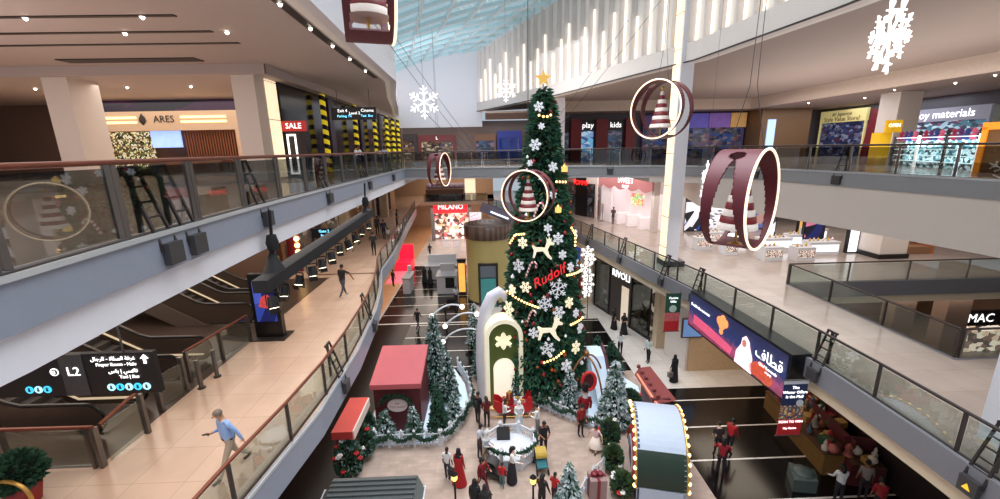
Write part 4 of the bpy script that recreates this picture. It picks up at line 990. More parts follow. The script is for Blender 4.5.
bx('counter',-22.8,29.6,12,-18,30.1,13.2,m_brown,t)
t=thing('media_band','dark purple media screen above the perfume shop','screen',(-22.5,31.6,16.3)); bx('panel',-27.2,31.55,16.35,-17.5,31.7,17.1,blotch('dim purple clouds',[(46,26,50),(30,24,40),(60,30,56),(22,24,36),(36,36,50)],(.35,1,.8),.6),t); bx('frame',-27.3,31.6,16.3,-17.4,31.75,17.14,m_blackp,t)
t=thing('dark_hoarding','long black glossy hoarding along the left side of level two','hoarding',(-11.3,38,12)); bx('panel',-11.5,24.5,12,-11.2,54,17.12,M('black gloss boards',(22,18,26),.15,noise=.2),t)
for y in (31.5,39,46): bx('mullion',-11.2,y,12,-11.1,y+.9,17.1,M('plum mullion',(70,60,86),.4),t)
m_haz=stripes('hazard stripes',(236,206,40),(22,20,20),.62,.5,(.25,.35,1),.5,.5,0)
for i,y in enumerate((29.5,36.3,42.5,47.7,50.8,53.6)):
    b=MB(); b.lathe([(.19,0),(.19,5.05)],10,(-10.75,y,12.02)); single('striped_pole',b,m_haz,'yellow and black striped pole against the dark hoarding, %s from the viewer'%words[i],'pole','striped poles')
t=thing('digital_sign','hanging black direction sign with cyan lettering before the striped poles','sign',(-8.3,28,15.3)); bx('panel',-9.7,27.95,15.35,-6.9,28.1,16.1,m_blackp,t)
text('Exit 4',.26,m_txtw,t,(-9.0,27.93,15.9)); text('Parking  P2',.2,m_cyan,t,(-8.9,27.93,15.58)); text('Level 2',.24,m_txtw,t,(-8.25,27.93,15.75)); text('Cinema',.26,m_txtw,t,(-7.45,27.93,15.9)); text('Taxi  Bus',.2,m_cyan,t,(-7.5,27.93,15.58))
for x in (-9.3,-7.3): b=MB(); b.tube([(x,28.03,16.1),(x,28.03,17.2)],.02,5); part('hanger',b,m_wire,t)
t=thing('photo_booth','small booth with a red sign of glowing letters and a white framed poster','booth',(-10.6,24.8,12))
bx('cabin',-11.15,24.5,12,-10.1,25.2,14.5,M('dark booth',(40,26,30),.4),t); sb=bx('sign_board',-11.25,24.35,14.55,-9.95,24.5,15.1,M('red sign box',(176,40,36),.4,emit=.5),t)
text('SALE',.42,m_txtw,sb,(-10.6,24.33,14.82)); b=MB(); ring_plate(b,[(-11.1,12.2),(-10.6,12.2),(-10.6,14.4),(-11.1,14.4)],[(-11.02,12.3),(-10.68,12.3),(-10.68,14.3),(-11.02,14.3)],24.44,24.5); part('lit_frame',b,m_txtw,t)
def far_shop(label,P,Q,z0,z1,fascia,glow,txt,mt,cols,name='shop',ts=.6,win=(.08,.92)):
    """a distant shopfront: fascia with lettering over a glowing display between two jambs"""
    m=at_line(P,Q,.5); t=thing(name,label,'shop',(m[0],m[1],z0)); h=z1-z0; fz=z0+h*.74
    slab('fascia_board',P,Q,fz,z1,.3,fascia,t,.12); slab('display',P,Q,z0,fz,.15,glow,t,-.1)
    for u0,u1 in ((0,win[0]),(win[1],1)): slab('jamb',at_line(P,Q,u0),at_line(P,Q,u1),z0,fz,.2,fascia,t,.1)
    if txt:
        p=at_line(P,Q,.5,.16); text(txt,ts,mt,t,(p[0],p[1],(fz+z1)/2),ang(P,Q))
    p0=at_line(P,Q,win[0]+.02); p1=at_line(P,Q,win[1]-.02)
    slab('glazing',p0,p1,z0,fz,.03,m_panel,t,.05)
    return t
g_warm=blotch('warm shop interior',[(150,110,80),(90,66,52),(216,186,150),(120,84,60),(60,46,42)],(.9,.9,1.4),.5)
g_dim=blotch('dim shop interior goods',[(60,56,72),(40,40,52),(110,90,110),(70,90,130),(150,120,140),(36,34,40)],(.8,.8,1.6),.35)
g_cool=blotch('cool shop interior',[(150,180,220),(90,120,170),(220,230,240),(60,80,120),(120,200,235)],(.8,.8,1.4),.8)
m_dk=M('charcoal fascia',(48,44,50),.5); m_wn=M('wine red fascia',(120,30,40),.5)
far_shop('far dim shop at the left end of level two, behind the bridge',(-15,60.3),(-9.6,60.3),12,15.6,m_dk,g_warm,'CAFE',m_txtw,None)
far_shop('far shop with maroon front at the end of level two, left of the lit column',(-9.4,60.3),(-4.2,60.3),12,15.4,M('maroon front',(96,36,44),.5),g_warm,'L',m_txtw,None)
far_shop('far brown shop at the end of level two, right of the lit column',(-1.6,60.3),(1.4,60.3),12,15.4,M('brown front',(104,76,62),.5),g_dim,None,None,None)
far_shop('deep blue shopfront at the end of level two, left of the tall tree',(1.6,60.3),(5.0,60.3),12,15.8,M('deep blue front',(30,44,120),.4,emit=.25),M('deep blue glow',(30,46,130),.4,emit=.35),None,None,None)
P=(5.2,46.9)
far_shop('shop with glowing blue display between red pillars, right of the tree',(7.2,46.9),(9.2,46.9),12,16,m_dk,g_dim,None,None,None)
far_shop('shop with white lit sign and cyan glow right of the tree on level two',(10.3,46.9),(11.9,46.9),12,16.2,m_dk,g_cool,'play',m_txtw,None,ts=.8)
far_shop('shop with white lit sign between the second and third red pillars',(13.2,46.9),(15.1,46.9),12,16.2,m_dk,g_dim,'kids',m_txtw,None,ts=.8)
for i,(x,w_) in enumerate(((9.2,1.1),(11.95,1.25),(15.15,1.0))):
    b=MB(); b.box(x,46.3,12,x+w_,46.85,16.3); o=single('red_pillar',b,m_wn,'%s red shop pillar from the tree on the far level-two wall'%words[i],'pillar','red pillars')
far_shop('wide dim toy shop with purple and yellow banners, right of the tall lit column',(17.2,46.9),(28.4,46.9),12,16.6,M('violet banner',(84,70,120),.6,emit=.15),blotch('toy shelves dim',[(46,48,70),(90,60,90),(130,70,80),(60,80,140),(150,120,110),(34,34,46),(80,80,90)],(.9,1,1.6),.4),None,None,None,win=(.01,.99))
for x0,x1,cc,lab in ((22.0,24.2,(92,82,170),'blue-violet banner hung over the wide dim toy shop'),(24.3,26.6,(120,86,160),'purple banner hung over the wide dim toy shop'),(26.7,28.4,(196,150,90),'ochre banner hung over the wide dim toy shop')):
    b=MB(); b.box(x0,46.5,15.2,x1,46.6,16.7); single('banner',b,M('banner %d %d %d'%cc,cc,.6,emit=.25,noise=.2,nscale=1.5),lab,'banner')
b=MB(); b.box(29.2,44.0,12.2,30.0,44.15,15.8); single('lit_board',b,M('pale blue panel glow',(170,196,230),.4,emit=.9),'pale blue lit panel beside the bronze-clad block','panel')
Wp=(36.8,46.6);Wq=(36.8,40.9)
far_shop('variety shop with pale yellow fascia beside the slanting red panel',Wp,Wq,12,16.6,M('pale yellow fascia',(222,206,140),.5,emit=.35,noise=.03),blotch('variety goods',[(50,54,84),(90,90,130),(140,130,150),(70,60,90),(180,180,200),(60,70,110),(110,60,80)],(1,1.1,1.8),.45),None,None,None,ts=.5,win=(.02,.98))
tv=[o for o in C.objects if o.get('label')=='variety shop with pale yellow fascia beside the slanting red panel'][0]
text('#1 Japanese',.5,m_txtd,tv,(36.60,43.7,16.2),-PI/2); text('Style Value Store!',.62,M('brown sign letters',(110,76,40),.5,noise=0),tv,(36.60,43.7,15.7),-PI/2)
b=MB(); b.add([(36.7,40.9,12),(36.7,40.2,12),(36.7,39.5,16.4),(36.7,40.4,16.4),(36.9,40.9,12),(36.9,40.2,12),(36.9,39.5,16.4),(36.9,40.4,16.4)],[(0,1,2,3),(7,6,5,4),(0,4,5,1),(1,5,6,2),(2,6,7,3),(3,7,4,0)]); single('slanted_board',b,m_wn,'slanting red panel at the right end of the variety shop','panel')
far_shop('toy shop with a white lit sign above bright glass shelves',(36.8,37.2),(36.8,30.6),12,15.9,M('white toy fascia',(150,150,166),.4,emit=.2),blotch('toy shelves bright',[(90,130,140),(200,220,225),(50,70,80),(120,60,80),(230,240,240),(60,90,100),(160,90,110)],(1.2,1.2,2.2),.8),'Toy materials',m_txtw,None,ts=.85,win=(.02,.98))
far_shop('dark shop at the right edge of level two',(36.8,30.4),(36.8,22),12,15.8,M('grey green fascia',(120,126,116),.5),g_dim,None,None,None)
t=thing('glass_showcase','bright lit glass showcase of toys standing behind the right railing','showcase',(23,21.4,12),)
P,Q=(23.9,24.4),(21.9,18.4)
slab('back_panel',P,Q,12,13.6,.1,blotch('showcase toys',[(120,170,180),(220,240,245),(50,80,90),(90,140,150),(235,250,255),(60,60,70)],(2.2,2.2,3.5),.9),t,-.5)
for k in range(5): slab('shelf',P,Q,12.3+k*.31,12.33+k*.31,.5,M('lit shelf edge',(230,250,255),.3,emit=1.2,noise=0),t,0)
for k in range(4): x,y=at_line(P,Q,k/3); b=MB(); b.box(x-.05,y-.05,12,x+.05,y+.05,13.65); part('upright',b,m_txtw if k%2 else m_dsteel,t)
b=MB(); rng=random.Random(9)
toyc=[(150,30,60),(90,40,100),(40,60,120),(200,90,120),(30,30,40)]
for k in range(16):
    u=k/15; x,y=at_line(P,Q,u,-.25); c=toyc[k%5]; b=MB(); b.sphere((x,y,13.55),.16,8,sz=1.1); b.sphere((x,y,13.8),.11,8); b.sphere((x-.08,y-.06,13.89),.045,6); b.sphere((x+.05,y+.08,13.89),.045,6)
    single('plush_toy',b,M('plush %d %d %d'%c,c,.8),'small plush toy sitting on top of the bright glass showcase','toy','plush toys on the showcase')
t=thing('yellow_pillar','yellow gate pillar with a small white sign at the left end of the showcase','pillar',(24,25.4,12)); bx('post',23.6,25.1,12,24.3,25.7,13.9,M('yellow plastic',(226,176,30),.4,noise=.04),t); bx('sign_plate',23.7,24.95,13.9,24.7,25.05,14.6,M('yellow plastic',(226,176,30)),t); text('OPEN',.28,m_txtw,t,(24.2,24.93,14.3))
t=thing('orange_gate','orange framed lit doorway arch at the right of the glass showcase','gate',(21.6,17.4,12)); m_or=M('orange frame glow',(244,150,40),.4,emit=.5,noise=.03)
for y in (17.9,16.5): bx('post',21.5,y,12,21.7,y+.2,13.9,m_or,t)
bx('lintel',21.5,16.5,13.8,21.7,18.1,14.1,m_or,t); bx('panel',21.58,16.7,12,21.62,17.95,13.8,M('dark amber mesh',(120,86,50),.5),t)

# ---------------- level one, right
A0=(8.6,49.4)
far_shop('black fashion shop with red lit sign behind the right railing, left of the pink shop',(8.9,48.9),(11.5,43.4),6,10.85,M('ivory surround',(222,210,204),.5),blotch('dark boutique',[(40,32,36),(24,22,26),(90,40,50),(60,50,52),(150,130,130)],(1,1,1.2),.3),None,None,None,win=(.04,.96))
tb=[o for o in C.objects if o.get('label','').startswith('black fashion shop')][0]
slab('dark_door',at_line((8.9,48.9),(11.5,43.4),.42),at_line((8.9,48.9),(11.5,43.4),.72),6,10.2,.12,m_blackp,tb,.14); p=at_line((8.9,48.9),(11.5,43.4),.57,.2); text('TOMMY',.75,m_txtr,tb,(p[0],p[1],9.6),ang((8.9,48.9),(11.5,43.4)))
P,Q=(11.8,42.9),(14.4,35.4)
t=thing('sweet_shop','white sweet shop under a pink scalloped awning','shop',(13,39,6)); m_pink=M('dusty pink awning',(200,132,134),.6,emit=.04,noise=.03); m_shw=M('glowing white shop wall',(246,236,238),.5,emit=.22,noise=.02)  # wall and awning carry a faint glow that brightens the dim shopfront
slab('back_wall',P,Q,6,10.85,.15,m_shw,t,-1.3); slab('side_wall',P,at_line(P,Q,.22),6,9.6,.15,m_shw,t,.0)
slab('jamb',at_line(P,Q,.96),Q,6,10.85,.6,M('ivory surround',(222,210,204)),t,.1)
aw=MB(); n=Vector((Vector(Q)-Vector(P)).normalized()); L=(Vector(Q)-Vector(P)).length; pr=Vector((n.y,-n.x))
poly=[(0,10.8),(L,10.8),(L,9.75)]
for k in range(24):
    u=L*(1-(k+.5)/24*1.0); poly.append((u,9.75-.35*abs(sin(PI*(k+.5)/24*4.5))))
poly.append((0,9.75)); o3=Vector((P[0],P[1],0))+Vector((pr.x,pr.y,0))*.35
aw.plate([(x,z) for x,z in poly],o3,(n.x,n.y,0),(0,0,1),.08); part('awning',aw,m_pink,t)
p=at_line(P,Q,.55,.42); text('SWEET',.75,m_txtw,t,(p[0],p[1],10.3),ang(P,Q)); text('SHOP',.4,m_txtw,t,(p[0],p[1],9.75),ang(P,Q))
slab('menu_screen',at_line(P,Q,.42),at_line(P,Q,.64),7.9,9.0,.05,blotch('menu glow',[(180,214,90),(240,236,200),(230,120,120),(120,190,160)],(2.5,2.5,3),.9),t,-1.15)
for u in (.35,.55,.78):
    x,y=at_line(P,Q,u,-.6); b=MB(); b.box(x-.6,y-.35,6,x+.6,y+.35,7.05); part('counter',b,m_shw,t)
t=thing('sale_poster_stand','small framed poster standing at the door of the sweet shop','poster',(12.2,41.2,6)); x,y=at_line(P,Q,.13,.5); b=MB(); b.box(x-.03,y-.35,6.9,x+.03,y+.35,7.8); part('board',b,M('pale poster',(214,190,190),.5),t); b=MB(); b.tube([(x,y,6),(x,y,6.9)],.03,6); b.lathe([(.25,6.0),(.25,6.04)],12,(x,y,0)); part('stand',b,m_steel,t)
# beauty hall
m_ctr=M('white beauty counter',(226,226,230),.3,emit=.0,noise=.01); m_lux=M('counter light',(240,248,255),.4,emit=1.3,noise=0); m_goods=blotch('beauty goods',[(230,210,200),(120,90,90),(250,250,250),(180,120,110),(60,60,70),(210,190,150)],(7,7,7),.4)
CT=[(15.6,29.2,1.2,.8),(16.6,27.6,.9,.9),(18.4,25.9,1.2,.8),(20.3,25.6,1.2,.8),(20.3,28.4,2.2,.8),(22.6,27.0,2.0,.9),(23.2,29.4,2.4,.8),(19.2,31.4,1.8,.8),(17.4,31.0,1.2,.8),(25.4,31.2,1.6,.8)]
cl=['at the left end, close to the lit column','second from the lit column','nearest the railing, just right of the near ring','nearest the floor opening, right of the near ring','in the middle of the beauty hall','at the right, nearest the cream column','with the longest lit front, behind the right one','far back behind the near ring','far back at the left of the hall','far right beside the display panels']
def counter(label,x,y,w,d):
    t=thing('beauty_counter',label,'counter',(x,y,6),group='beauty counters')
    bx('body',x-w/2,y-d/2,6,x+w/2,y+d/2,6.85,m_ctr,t); bx('lit_front',x-w/2+.08,y-d/2-.02,6.25,x+w/2-.08,y-d/2,6.7,m_lux if w>1.5 else m_goods,t); bx('top',x-w/2-.04,y-d/2-.04,6.85,x+w/2+.04,y+d/2+.04,6.9,m_pick,t)
    for k in range(max(2,int(w*3))): xx=x-w/2+.18+k*.33; b=MB(); b.lathe([(.07,6.9),(.07,7.05),(.025,7.08),(.025,7.14)],8,(xx,y+.05*(k%3-1),0)); part('bottle',b,m_goods if k%2 else m_gold,t)
for (x,y,w_,d_),l in zip(CT,cl): counter('white beauty counter with bottles, '+l,x,y,w_,d_)
def lightbox(label,x0,x1,y,z0,z1,mat,mat2=None,name='advert_stand'):
    t=thing(name,label,'panel',((x0+x1)/2,y,z0)); bx('frame',x0-.08,y,z0,x1+.08,y+.25,z1+.08,m_blackp,t); bx('face',x0,y-.03,z0+.1,x1,y,z1,mat,t); return t
lightbox('blue-topped dark display panel left of the near ring, behind the counters',17.2,18.6,35.5,6,8.6,blotch('beauty ad blue',[(40,60,140),(230,230,240),(30,30,40),(150,160,190)],(1.2,1,1),.6))
lightbox('white shelving unit of lit products between the lit column and the near ring',18.9,20.6,35.5,6,8.8,blotch('white lit shelving',[(240,240,245),(200,200,210),(120,120,130),(250,250,255)],(1.5,1,3),.8))
lightbox('dark display panel with a face portrait right of the near ring',23.2,25.2,35.8,6,8.3,blotch('portrait ad',[(40,44,70),(180,140,130),(30,34,56),(90,110,170),(210,190,180)],(.9,1,.9),.5))
lightbox('dark wide shelving wall of products far behind the near ring',20.9,22.9,36.6,6,8.9,blotch('dark product wall',[(40,38,44),(140,120,110),(70,64,70),(200,190,180)],(1.8,1,2.5),.4))
lightbox('narrow display with amber light beside the dark portrait panel',25.6,26.3,33.0,6,8.4,M('amber display',(214,160,90),.4,emit=.8,noise=.2))
lightbox('dark blue screen with pink picture left of the white backlit panel',22.9,24.3,28.9,6,8.1,blotch('pink ad',[(20,20,40),(30,36,90),(190,110,140),(24,24,36),(70,80,150)],(1.1,1,1.1),.7))
lightbox('white backlit panel left of the cream column',24.5,25.1,26.9,6,8.3,M('white backlight',(240,244,250),.4,emit=1.2,noise=.02))
lightbox('small white standing panel with dark portrait seen through the near ring',21.0,21.7,30.4,6,8.0,blotch('white portrait ad',[(236,238,240),(240,240,244),(60,60,70),(220,220,226)],(2,1,2),.7))
t=thing('lounge_armchair','brown lounge seating block behind the cream column','seat',(29,24.5,6)); bx('seat',27.6,26.2,6,29.6,27.4,6.5,M('tan upholstery',(150,110,80),.7),t); bx('backrest',27.6,27.2,6.5,29.6,27.5,7.4,M('tan upholstery',(150,110,80)),t); bx('side_panel',29.6,26.2,6,29.8,27.5,7.6,M('orange wood',(196,110,60),.5),t)
t=thing('lit_poster','bright white and red poster panel behind the pillar at the right edge','poster',(12.9,7.9,6)); bx('frame',12.55,7.85,6,13.6,8.0,7.9,m_pick,t); bx('face',12.62,7.82,6.1,13.55,7.85,7.8,blotch('white red ad',[(255,250,246),(250,240,236),(220,90,70),(255,255,250)],(3,1,3),.8),t)

# ---------------- ground floor, right: watch shop, screen, banners, stalls
P,Q=(9.05,34.0),(11.15,26.9); aR=ang(P,Q)
t=thing('watch_shop','dark glazed watch shop with white lettering under the right walkway','shop',(10.1,30.5,0)); m_esp=M('espresso panel',(48,38,36),.35,noise=.08)
slab('fascia_board',at_line(P,Q,.3),at_line(P,Q,.70),0,4.6,.3,m_esp,t,.0); slab('top_beam',P,Q,4.2,4.7,.3,m_esp,t,.02)
p=at_line(P,Q,.52,.06); text('RIVOLI',.78,m_txtw,t,(p[0],p[1],3.75),aR,thick=.04)
for u0,u1 in ((0,.31),(.70,1)):
    slab('glazing',at_line(P,Q,u0),at_line(P,Q,u1),.15,4.2,.04,m_glassD,t,0)
    slab('display',at_line(P,Q,u0+.02),at_line(P,Q,u1-.02),.1,4.1,.05,blotch('watch window',[(70,58,52),(50,42,40),(120,104,92),(90,76,66),(235,225,205),(60,50,46)],(1,1,1.3),.3),t,-.8)
    slab('plinth',at_line(P,Q,u0),at_line(P,Q,u1),0,.15,.1,m_blackp,t,.03)
for u in (0,.31,.70,1.0): slab('mullion',at_line(P,Q,max(u-.008,0)),at_line(P,Q,min(u+.008,1)),0,4.2,.12,m_can,t,.05)
slab('doorway_glow',at_line(P,Q,.54),at_line(P,Q,.66),.0,3.0,.05,M('lit doorway',(206,190,170),.4,emit=.8,noise=.2),t,.03)
b=MB(); b.plate([(-.5,0),(.5,0),(.5,1.2),(-.5,1.2)],(10.75,29.7,1.2),(cos(aR),sin(aR),0),(0,0,1),.02)
t=thing('blue_sign_shop','shop with a royal blue sign and white lit window beyond the snowflake curtain','shop',(7.4,38,0)); P2,Q2=(6.6,41),(8.1,35.3)
slab('sign_board',P2,Q2,3.7,4.7,.2,M('royal blue sign',(30,60,150),.4,emit=.5,noise=.05),t,.1); p=at_line(P2,Q2,.7,.22); text('Samsonite',.5,m_txtw,t,(p[0],p[1],4.2),ang(P2,Q2))
slab('glazing',P2,Q2,0,3.7,.05,M('pale blue window glow',(206,226,244),.3,emit=.8,noise=.2,nscale=1),t,0)
for u in (.02,.34,.67,.98): slab('mullion',at_line(P2,Q2,u-.02),at_line(P2,Q2,u+.02),0,3.7,.15,m_dsteel,t,.08)
# advertising screen on the walkway edge
SP=[(10.3,20.0),(10.55,13.05)]
t=thing('advertising_screen','long LED advertising screen fixed under the right level-one railing','screen',(10.6,16.5,4.3)); P,Q=SP; aS=ang(P,Q)
slab('housing',P,Q,4.25,6.15,.75,m_blackp,t,-.03)
def led_mat():
    m=bpy.data.materials.new('night celebration screen'); m.use_nodes=True; nt=m.node_tree; b=nt.nodes['Principled BSDF']; N=nt.nodes.new; Lk=nt.links.new
    tc=N('ShaderNodeTexCoord'); sx=N('ShaderNodeSeparateXYZ'); Lk(tc.outputs['Generated'],sx.inputs[0])
    cr=N('ShaderNodeValToRGB'); e=cr.color_ramp.elements; e[0].position=0; e[0].color=(.22,.03,.07,1); e[1].position=1; e[1].color=(.01,.012,.06,1)
    for p,c in ((.18,(.42,.08,.18,1)),(.32,(.16,.05,.14,1)),(.45,(.015,.03,.14,1))): k=e.new(p); k.color=c
    nz=N('ShaderNodeTexNoise'); nz.inputs['Scale'].default_value=5; nz.inputs['Detail'].default_value=4; Lk(tc.outputs['Object'],nz.inputs['Vector'])
    ad=N('ShaderNodeMath'); ad.operation='MULTIPLY_ADD'; ad.inputs[1].default_value=.5; Lk(nz.outputs['Fac'],ad.inputs[0]); su=N('ShaderNodeMath'); su.operation='SUBTRACT'; su.inputs[1].default_value=.25; Lk(sx.outputs['Z'],ad.inputs[2]); Lk(ad.outputs[0],su.inputs[0])
    Lk(su.outputs[0],cr.inputs['Fac']); Lk(cr.outputs['Color'],b.inputs['Emission Color']); b.inputs['Emission Strength'].default_value=1.0; b.inputs['Base Color'].default_value=(.02,.02,.03,1); b.inputs['Roughness'].default_value=.4
    return m
fc=slab('face',at_line(P,Q,.01),at_line(P,Q,.985),4.35,6.05,.02,led_mat(),t,0)
def onscr(u,z,o=.03): p=at_line(P,Q,u,o); return (p[0],p[1],z)
u3=(cos(aS),sin(aS),0)
b=MB(); b.plate([(-.55,-.75),(.55,-.75),(.5,-.1),(.32,.25),(.22,.5),(.0,.66),(-.2,.5),(-.24,.2),(-.5,-.2)],onscr(.66,5.1),u3,(0,0,1),.02); part('white_robed_figure',b,M('robe glow',(244,214,224),.4,emit=1.1,noise=.1),fc)
b=MB(); b.plate([(.13*cos(k*.5),.16*sin(k*.5)) for k in range(12)],onscr(.655,5.42,.045),u3,(0,0,1),.02); part('figure_face',b,M('face glow',(190,120,100),.4,emit=.7),fc)
b=MB()
for x,z,s in ((0,0,.26),(.25,.12,.2),(-.2,.1,.2),(.05,.25,.2),(.0,-.35,.14)): q=[(x+s*cos(k*.524),z+s*sin(k*.524)) for k in range(12)]; b.plate(q,onscr(.42,5.55),u3,(0,0,1),.02)
part('fiery_cloud',b,M('orange burst glow',(240,150,90),.4,emit=1.0,noise=.2),fc)
b=MB()
for x,z,s in ((0,0,.34),(.4,-.1,.28),(.1,.15,.25),(-.3,-.1,.24)): q=[(x+s*1.3*cos(k*.524),z+s*sin(k*.524)) for k in range(12)]; b.plate(q,onscr(.80,4.75),u3,(0,0,1),.02)
part('orange_crowd',b,M('ember glow',(190,84,60),.4,emit=.7,noise=.3),fc)
b=MB(); b.plate([(-1.9,-.1),(1.2,-.25),(1.3,.1),(-.4,.28),(-1.9,.35)],onscr(.36,4.72,.028),u3,(0,0,1),.015); part('pink_crowd',b,M('pink crowd glow',(214,84,116),.4,emit=.8,noise=.4,nscale=9),fc)
text(arabic('قطاف'),.62,m_txtw,fc,onscr(.86,5.45,.04),aS); text('Qitaf Rewards',.17,m_txtw,fc,onscr(.86,5.05,.04),aS); text('stcpay',.14,m_txtw,fc,onscr(.87,4.88,.04),aS)
text('Double the moment',.2,m_txtw,fc,onscr(.16,5.55,.04),aS)
def flag(label,x0,x1,y,z0,z1,parts_):
    t=thing('hanging_banner',label,'banner',((x0+x1)/2,y,z0)); w_=x1-x0
    for f0,f1,mat,nm in parts_: bx(nm,x0,y,z0+(z1-z0)*f0,x1,y+.02,z0+(z1-z0)*f1,mat,t)
    for zz in (z0,z1): b=MB(); b.tube([(x0-.05,y+.01,zz),(x1+.05,y+.01,zz)],.025,6); part('rod',b,m_steel,t)
    for x in (x0+.05,x1-.05): b=MB(); b.tube([(x,y+.01,z1),(x,y+.01,z1+.25)],.008,4); part('cord',b,m_wire,t)
    return t
m_bb=M('navy banner cloth',(40,52,92),.6,noise=.1); m_br_=M('red banner cloth',(200,44,48),.6,noise=.05); m_bg_=M('green banner cloth',(30,84,66),.6,noise=.08)
t=flag('navy and red hanging banner below the right walkway, nearest the viewer',10.02,10.86,12.5,3.32,5.5,[(0,.3,m_br_,'red_band'),(.3,.55,blotch('winter town print',[(60,60,90),(140,90,60),(200,170,120),(60,90,110),(110,60,50)],(8,8,8),.25),'picture_band'),(.55,.93,m_bb,'navy_band'),(.93,1,m_pick,'white_hem')])
for i,(s,z,sz) in enumerate((('The',5.22,.16),('Winter Offers',5.04,.15),('Is the Mall',4.87,.15))): text(s,sz,m_txtw,t,(10.44,12.485,z))
text('SCAN TO WIN',.13,m_txtw,t,(10.44,12.485,3.88)); b=MB(); b.plate([(.13*cos(k*.4488),.13*sin(k*.4488)) for k in range(14)],(10.66,12.48,4.62),(1,0,0),(0,0,1),.01); part('moon_disc',b,m_pick,t)
text('City Centre',.1,m_txtw,t,(10.44,12.485,3.62))
t=flag('green and red hanging banner below the right walkway, farther one',9.25,10.05,20.4,3.7,5.85,[(0,.28,m_br_,'red_band'),(.28,.5,M('rose banner print',(214,110,110),.6,noise=.3,nscale=6),'picture_band'),(.5,1,m_bg_,'green_band')])
text('Festive',.17,m_txtw,t,(9.65,20.385,5.6)); text('Gifts',.17,m_txtw,t,(9.65,20.385,5.4)); b=MB(); b.plate([(.2*cos(k*.4488),.2*sin(k*.4488)) for k in range(14)],(9.65,20.38,5.0),(1,0,0),(0,0,1),.01); part('disc',b,M('pale mint',(190,220,200),.5),t)
t=thing('wall_screen','framed blue screen on the sand wall behind the green and red banner','screen',(12.0,22.5,2.0)); bx('frame',11.3,22.5,2.25,12.6,22.6,3.5,m_brown,t); bx('face',11.38,22.48,2.33,12.52,22.5,3.42,M('soft blue screen',(96,128,176),.3,emit=.7,noise=.1,nscale=1),t)
# stalls with goods along the right wall
def stall(label,P,Q,depth,h,fm,seed,n):
    m=at_line(P,Q,.5); t=thing('market_stall',label,'stall',(m[0],m[1],0)); slab('front_board',P,Q,0,h,.06,fm,t,0); slab('top',P,Q,h,h+.05,depth,m_brown,t,.05); slab('rear_board',P,Q,0,h+.7,.05,m_hwall,t,-depth+.05)
    for u in (0,1): x,y=at_line(P,Q,u,-depth/2); d=(Vector(Q)-Vector(P)).normalized(); nn=Vector((d.y,-d.x)); a=Vector((x,y))-nn*depth/2; c=Vector((x,y))+nn*depth/2; b=MB(); b.bar((a.x,a.y,h/2),(c.x,c.y,h/2),.05,h); part('side_board',b,fm,t)
    rng=random.Random(seed); pal=[(176,36,40),(222,214,200),(54,92,64),(190,150,84),(120,66,44),(206,120,110),(90,100,120)]
    kinds=['ball','box','cone','doll']
    for i in range(n):
        u=(i+.5)/n; o=-rng.uniform(.12,depth-.12); x,y=at_line(P,Q,u,o); c=rng.choice(pal); k=rng.choice(kinds); s=rng.uniform(.12,.2); b=MB(); z=h+.05
        if k=='ball': b.sphere((x,y,z+s),s,10); b.lathe([(.03,z+2*s-.02),(.03,z+2*s+.04)],6,(x,y,0)); nm='large bauble'
        elif k=='box': b.box(x-s,y-s,z,x+s,y+s,z+1.6*s); b.box(x-s*1.03,y-.03,z,x+s*1.03,y+.03,z+1.63*s); nm='gift box'
        elif k=='cone': b.lathe([(s,0),(s*.6,s*1.1),(s*.7,s*1.1),(s*.3,s*2.0),(s*.38,s*2.0),(.005,s*3)],8,(x,y,z)); nm='toy tree'
        else: b.lathe([(s*.8,0),(s*.9,s),(s*.35,s*1.7)],10,(x,y,z)); b.sphere((x,y,z+s*2.1),s*.55,8); b.lathe([(s*.5,s*2.3),(.01,s*3.4)],8,(x,y,z)); nm='pointed-hat doll'
        cn={(176,36,40):'red',(222,214,200):'cream',(54,92,64):'green',(190,150,84):'gold',(120,66,44):'brown',(206,120,110):'pink',(90,100,120):'blue-grey'}[c]
        single(nm.replace(' ','_').replace('-','_'),b,M('goods %s'%cn,c,.55),'%s %s on the %s'%(cn,nm,label.split(',')[0]),'decoration','goods on the '+label.split(',')[0])
    return t
m_oak=M('honey oak board',(150,112,62),.45,noise=.12)
stall('oak-fronted stall, under the advertising screen',(14.15,18.8),(13.55,14.2),1.1,.95,m_oak,3,26)
stall('dark red stall, behind the oak-fronted one',(14.9,18.9),(14.75,15.4),.7,1.25,m_hwall,8,20)
stall('maroon stall, below the right walkway near the bottom',(14.2,13.6),(15.3,13.3),.9,.95,m_hwall,5,7)
b=MB(); b.prism([(11.75,13.4),(12.6,13.25),(12.95,13.9),(12.2,14.35)],0,.55); b.sphere((12.4,13.8,.55),.42,10,sz=.3); single('grey_ottoman',b,M('grey green leatherette',(80,92,88),.4),'round-edged grey ottoman on the black floor near the bottom right','seat')
t=thing('beauty_shop','ground-floor shop with white lettering on black, seen through the floor opening','shop',(31,23.6,0)); bx('fascia_board',28.9,23.4,2.0,33.9,23.6,3.0,m_blackp,t); text('MAC',.8,m_txtw,t,(30.7,23.38,2.5)); bx('display',29.1,23.8,0,33.9,23.9,2.0,blotch('mac interior',[(255,240,220),(230,200,170),(120,90,80),(250,230,210),(60,50,50)],(1.2,1,1.5),.9),t); bx('jamb',28.9,23.5,0,29.1,23.8,2.0,m_blackp,t)
